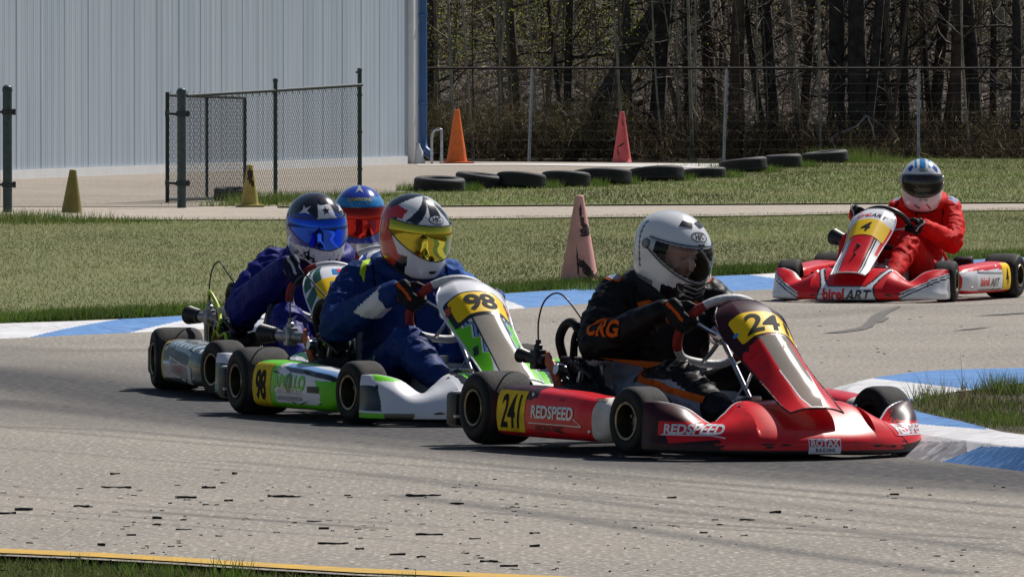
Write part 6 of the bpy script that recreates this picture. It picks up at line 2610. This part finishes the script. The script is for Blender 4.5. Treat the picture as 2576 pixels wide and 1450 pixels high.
V_RED = mirror('red_gold_mirror_visor', (0.6, 0.012, 0.006), 0.12, (0.55, 0.02, 0.008), 4)


def helm_text(s, size, ph, z, mat, nm='lettering', shear=0.0, bold=0.02, rot=0.0, off=0.003):
    return (nm, text2d(s, size, shear, bold), (ph, z), rot, mat, off)


# black and orange suit, white helmet with clear visor
def suit241(c, n):
    if abs(c.y) > 0.16 and c.x > 0.4 and c.z < 0.27 and n.z < 0.35 and c.x < 0.98:
        return 2
    if c.x < 0.42 and c.z < 0.33 and abs(c.y) > 0.12:
        return 2
    if c.x > 0.98 and c.z < 0.3:
        return 3
    return 0


def helm241(ph, z, c):
    a = abs(ph)
    if z < -0.075 and a < 0.62:
        return 1
    if z < -0.098 and a < 1.0:
        return 1
    if z < -0.1 and a > 1.25 and z < -0.092 - 0.012 * math.cos(ph):
        return 2
    if abs(a - 1.9 - (z + 0.02) * 2.6) < 0.035 and -0.07 < z < 0.1:
        return 1
    return 0


h241 = dict(mats=[M['hwhite'], M['hblack'], M['seatgrey']], colour=helm241, visor_mat=V_CLEAR, clear=True,
            art=[('emblem', oval2d(0.042, 0.02, 28, 0.0385, 0.0165), (0, 0.1), 0, M['hblack'], 0.002), helm_text('HJC', 0.028, 0, 0.1, M['hblack'], bold=0.03, shear=0.2),
                 ('vent', rect2d(0.034, 0.011, 0, 0, 0.003), (0.0, 0.074), 0, M['hblack'], 0.002),
                 ('vent', poly2d([(-0.028, -0.006), (0.026, -0.016), (0.03, 0.004), (-0.01, 0.014)]), (-0.55, 0.134), 0.2, M['hblack'], 0.002), ('vent', poly2d([(0.028, -0.006), (-0.026, -0.016), (-0.03, 0.004), (0.01, 0.014)]), (0.55, 0.134), -0.2, M['hblack'], 0.002)]
            + [('vent', rect2d(0.06, 0.006, 0, 0, 0.002), (s * 0.2, z), s * 0.25, M['hsilver'], 0.003) for s in (1, -1) for z in (-0.085, -0.103, -0.122)])
d1, t1 = make_driver('driver in black and orange suit with white helmet and clear visor', POSE241, [S_BLACK, S_ORANGE, S_GREY, S_BLACK], suit241, h241, (G_BLACK, G_ORANGE), (B_BLACK, B_GREY),
                     lean=0.02, hc=(0.285, 0.0, 0.74), look=(0.30, 0.33, 0.0), knees=(0, -0.06), bulk=0.94, fw=0.055, seed=1, roll=math.radians(-0.9), collar=M['lining'], hscale=0.99)
for (w_, mt, of) in ((0.024, S_ORANGE, 0.004),):
    suit_art(d1, t1, 'suit_piping', stroke2d([(-0.2, 0.015), (-0.19, -0.005), (-0.16, -0.022), (-0.08, -0.03), (0.06, -0.034), (0.16, -0.055), (0.36, -0.085)], w_), (0.64, -0.4, 0.288), (1, 0, 0), (0, 1, 0), mt, of)
suit_art(d1, t1, 'lettering', shift2d(text2d('CRG', 0.085, 0.1, 0.03, 1.0), 0, 0, -0.02), (0.50, -0.5, 0.455), (0.93, 0.37, 0), (-0.37, 0.93, 0), S_ORANGE, 0.004)
suit_art(d1, t1, 'suit_piping', stroke2d([(-0.13, -0.015), (-0.04, 0.01), (0.04, 0.01), (0.13, -0.015)], 0.022), (0.6, 0, 0.55), (0, 1, 0), (-1, 0, 0), S_ORANGE, 0.004)
suit_art(d1, t1, 'lettering', text2d('CRG', 0.06, 0.1, 0.02), (0.6, -0.04, 0.5), (0, 1, 0), (-1, 0, 0), S_WHITE, 0.004)
for s in (1, -1):
    suit_art(d1, t1, 'shoulder_patch', oval2d(0.055, 0.03, 20), (0.2, s * 0.195, 0.8), (1, 0, 0), (0, 0, -1), S_ORANGE, 0.003, (0, 1, 0))
    suit_art(d1, t1, 'shoulder_patch', oval2d(0.046, 0.022, 20), (0.2, s * 0.195, 0.8), (1, 0, 0), (0, 0, -1), S_GREY, 0.005, (0, 1, 0))


# navy suit, red-white-black helmet with gold visor
def suit98(c, n):
    sd = -1 if c.y < 0 else 1
    el = Vector((0.30, sd * 0.335, 0.375))
    ax = Vector((0.36, -sd * 0.095, 0.115))
    t = (c - el).dot(ax) / ax.length_squared
    off = c - el - ax * t
    if 0.0 < t < 0.92 and off.length < 0.1 and t > 0.5 - 3.2 * off.z * (1 if off.z < 0 else -2.2) and n.y * sd > -0.5:
        return 1
    if c.y > 0.13 and c.z > 0.5:
        return 2
    return 0


def helm98(ph, z, c):
    s = -1 if ph < 0 else 1
    a = abs(ph)
    b = a + 0.5 * noise.noise((z * 14, s * 3, 0)) * 0.6
    if a > 1.55 + 0.4 * math.sin(z * 18):
        return 2 if z < 0.09 else 1
    if z > 0.07:
        if a < 0.32 and z > 0.1:
            return 1
        k = a * 1.0 + (z - 0.07) * 6
        if 0.75 < (k % 1.3) < 1.15 and a > 0.35:
            return 1
        if a > 1.25 and z < 0.11:
            return 2
        return 0
    if z > -0.07:
        return 1 if a > 1.45 and a < 1.6 else (2 if a > 1.5 else 0)
    if a > 0.85 and a < 1.0 + (-0.07 - z) * 5:
        return 1
    if a > 1.0:
        return 2
    return 0


h98 = dict(mats=[M['hwhite'], M['hblack'], M['hred']], colour=helm98, visor_mat=V_GOLD,
           art=[('emblem', oval2d(0.038, 0.019, 28), (0.0, 0.093), 0, M['hblack'], 0.002), ('emblem', oval2d(0.034, 0.0155, 28), (0.0, 0.093), 0, M['hwhite'], 0.003), helm_text('HJC', 0.025, 0, 0.093, M['hblack'], bold=0.035, off=0.004),
                ('vent', poly2d([(-0.02, 0.01), (0.02, 0.01), (0.012, -0.004), (0.004, 0.002), (0, -0.012), (-0.004, 0.002), (-0.012, -0.004)]), (0.0, -0.125), 0, M['hblack'], 0.003)])
d2, t2 = make_driver('driver in navy suit with red, white and black helmet and gold visor', POSE98, [S_NAVY, S_WHITE, S_BLUE, S_LIME], suit98, h98, (G_BLACK, G_ORANGE), (B_BLACK, S_NAVY),
                     lean=0.0, hc=(0.32, 0.0, 0.76), look=(0.28, 0.32, 0.0), elbows=(-0.05, -0.01), knees=(0, -0.02), bulk=0.95, fw=0.04, seed=2, collar=S_NAVY, hscale=1.0)
for s in (1, -1):
    suit_art(d2, t2, 'suit_piping', stroke2d([(-0.05, 0.03), (0.0, 0.0), (0.06, -0.05)], 0.018), (0.21, s * 0.17, 0.9), (1, 0, 0), (0, 0, -1), S_LIME, 0.004, (0, 1, 0))
suit_art(d2, t2, 'suit_piping', stroke2d([(-0.03, 0.05), (-0.01, 0.02), (-0.03, 0.0), (0.0, -0.05)], 0.018), (0.46, -0.5, 0.2), (1, 0, 0), (0, 1, 0), S_LIME, 0.004)


# indigo suit, blue and mottled helmet
def helm12(ph, z, c):
    a = abs(ph)
    if z < -0.06:
        return 3
    if z > 0.06:
        if a < 0.42 and z < 0.128:
            return 2
        if z > 0.085 + 0.02 * math.sin(ph * 5):
            return 1
        return 0
    return 0 if a < 2.2 else 3


star = poly2d([(0.022 * (1 if k % 2 == 0 else 0.4) * math.sin(PI * k / 5), 0.022 * (1 if k % 2 == 0 else 0.4) * math.cos(PI * k / 5)) for k in range(10)])
flash = poly2d([(-0.03, -0.012), (-0.012, 0.006), (-0.016, 0.026), (0.0, 0.01), (0.024, 0.022), (0.01, 0.0), (0.03, -0.02), (0.004, -0.01)])
h12 = dict(mats=[M['hblue'], M['hblack'], M['hwhite'], M['hpattern']], colour=helm12, visor_mat=V_BLUE,
           art=[('emblem', star, (0.0, 0.104), 0, M['hblack'], 0.002), ('emblem', flash, (-0.95, 0.1), 0.2, M['hwhite'], 0.002), ('emblem', flash, (0.95, 0.1), -0.2, M['hwhite'], 0.002), ('vent', rect2d(0.03, 0.03, 0, 0, 0.006), (0.0, 0.14), 0, M['hblack'], 0.003),
                ('emblem', flash, (-0.75, -0.11), 0.6, M['hblack'], 0.002), ('vent', oval2d(0.02, 0.024, 20, 0.014), (-1.75, 0.05), 0, M['hsilver'], 0.003)])
d3, t3 = make_driver('driver in indigo suit with black, blue and white helmet and blue mirror visor', POSE12, [S_PURP, S_WHITE], lambda c, n: 0, h12, (G_NAVY, G_WHITE), (B_BLACK, B_GREY),
                     lean=0.05, hc=(0.30, -0.035, 0.735), look=(0.23, 0.24, 0.06), elbows=(-0.08, -0.02), turn=0.45, seed=3, collar=S_PURP, hscale=0.96, sroll=0.085, drop=0.04)
suit_art(d3, t3, 'suit_piping', stroke2d([(-0.08, 0.03), (-0.02, 0.05), (0.03, 0.02), (0.06, 0.04)], 0.008), (0.18, -0.12, 0.9), (1, 0, 0), (0, 0, -1), S_WHITE, 0.004, (0, 1, 0))


# white suit, light blue helmet with a red visor
def helmw(ph, z, c):
    a = abs(ph)
    if z < -0.1:
        return 2
    if z < -0.055:
        return 1
    if z > 0.125:
        return 3
    if 0.112 < z < 0.125:
        return 1
    if 0.058 < z < 0.074 and a < 1.7:
        return 3
    return 0


hw_ = dict(mats=[M['hcyan'], M['hblue'], M['hsilver'], M['hblue']], colour=helmw, visor_mat=V_RED,
           art=[helm_text('SAMBONI', 0.026, 0, 0.108, M['gold'], bold=0.02), helm_text('zamp', 0.022, -0.1, 0.0665, M['hwhite'], bold=0.05),
                ('stripe', poly2d([(-0.02, -0.02), (0.0, 0.03), (0.02, -0.02), (0.0, -0.005)]), (0.0, 0.146), 0, M['hsilver'], 0.002)]
           + [('vent', oval2d(0.004, 0.004, 10), (k * 0.3, 0.088), 0, M['hsilver'], 0.003) for k in (-1, 0, 1)])
d5, t5 = make_driver('driver in white lettered suit with light blue helmet and red visor, between the others', POSEW, [S_WHITE, S_BLACK], lambda c, n: 1 if (c.z > 0.5 and 0.1 < abs(c.y) < 0.16) else 0, hw_, (G_BLACK, G_WHITE), (B_BLACK, B_GREY),
                     lean=0.0, hc=(0.31, 0.0, 0.715), look=(-0.21, 0.16, 0.0), drop=-0.05, turn=-0.7, seed=5, collar=M['hsilver'], hscale=1.0)
suit_art(d5, t5, 'lettering', text2d('ME  LE', 0.055, 0, 0.02), (0.7, 0.03, 0.56), (0, 1, 0), (-1, 0, 0), M['gblack'], 0.004)
suit_art(d5, t5, 'lettering', text2d('RB', 0.09, 0, 0.02), (0.7, 0.0, 0.5), (0, 1, 0), (-1, 0, 0), M['gblack'], 0.004)


# red suit, white helmet with blue flashes
def helm4(ph, z, c):
    a = abs(ph)
    if a > 1.75 and z < 0.0:
        return 1
    if z > 0.11 and (abs(c.y) < 0.018 or 0.036 < abs(c.y) < 0.05) and c.x > -0.08:
        return 1
    return 0


dia = poly2d([(-0.02, 0.0), (0.0, 0.02), (0.02, 0.004), (0.012, -0.03), (-0.006, -0.02)])
h4 = dict(mats=[M['hwhite'], M['hcyan'], M['hsilver']], colour=helm4, visor_mat=V_SMOKE, clear=True,
          art=[('emblem', oval2d(0.03, 0.0135, 26, 0.027, 0.0105), (0, 0.1), 0, M['hblack'], 0.002), helm_text('Arai', 0.02, 0, 0.1, M['hblack'], shear=0.2), ('stripe', dia, (0.0, 0.128), 0, M['hcyan'], 0.002),
               ('stripe', dia, (0.85, 0.108), -0.3, M['hblue'], 0.002), ('stripe', dia, (-0.85, 0.108), 0.3, M['hblue'], 0.002)]
          + [('vent', rect2d(0.022, 0.006), (s * 0.1, -0.085), 0, M['hblack'], 0.003) for s in (1, -1)] + [('vent', poly2d([(-0.02, 0.012), (-0.014, 0.016), (0.02, -0.012), (0.012, -0.014)]), (s * 0.28, -0.128), -s * 0.15, M['hblack'], 0.003) for s in (1, -1)])
d4, t4 = make_driver('driver in red suit with white and blue helmet on the far kart', POSE4, [S_RED, S_LAV], lambda c, n: 1 if (0.13 < abs(c.y - 0.1) < 0.21 and c.z > 0.585 and abs(c.x - 0.15) < 0.05) else 0, h4, (G_BLACK, G_WHITE), (B_BLACK, B_GREY),
                     lean=0.11, hc=(0.28, 0.0, 0.725), look=(0.35, 0.12, 0.0), knees=(-0.03, 0.02), elbows=(0.02, -0.03), turn=0.25, bulk=0.86, wide=0.83, seed=4, collar=S_RED, hscale=1.0)
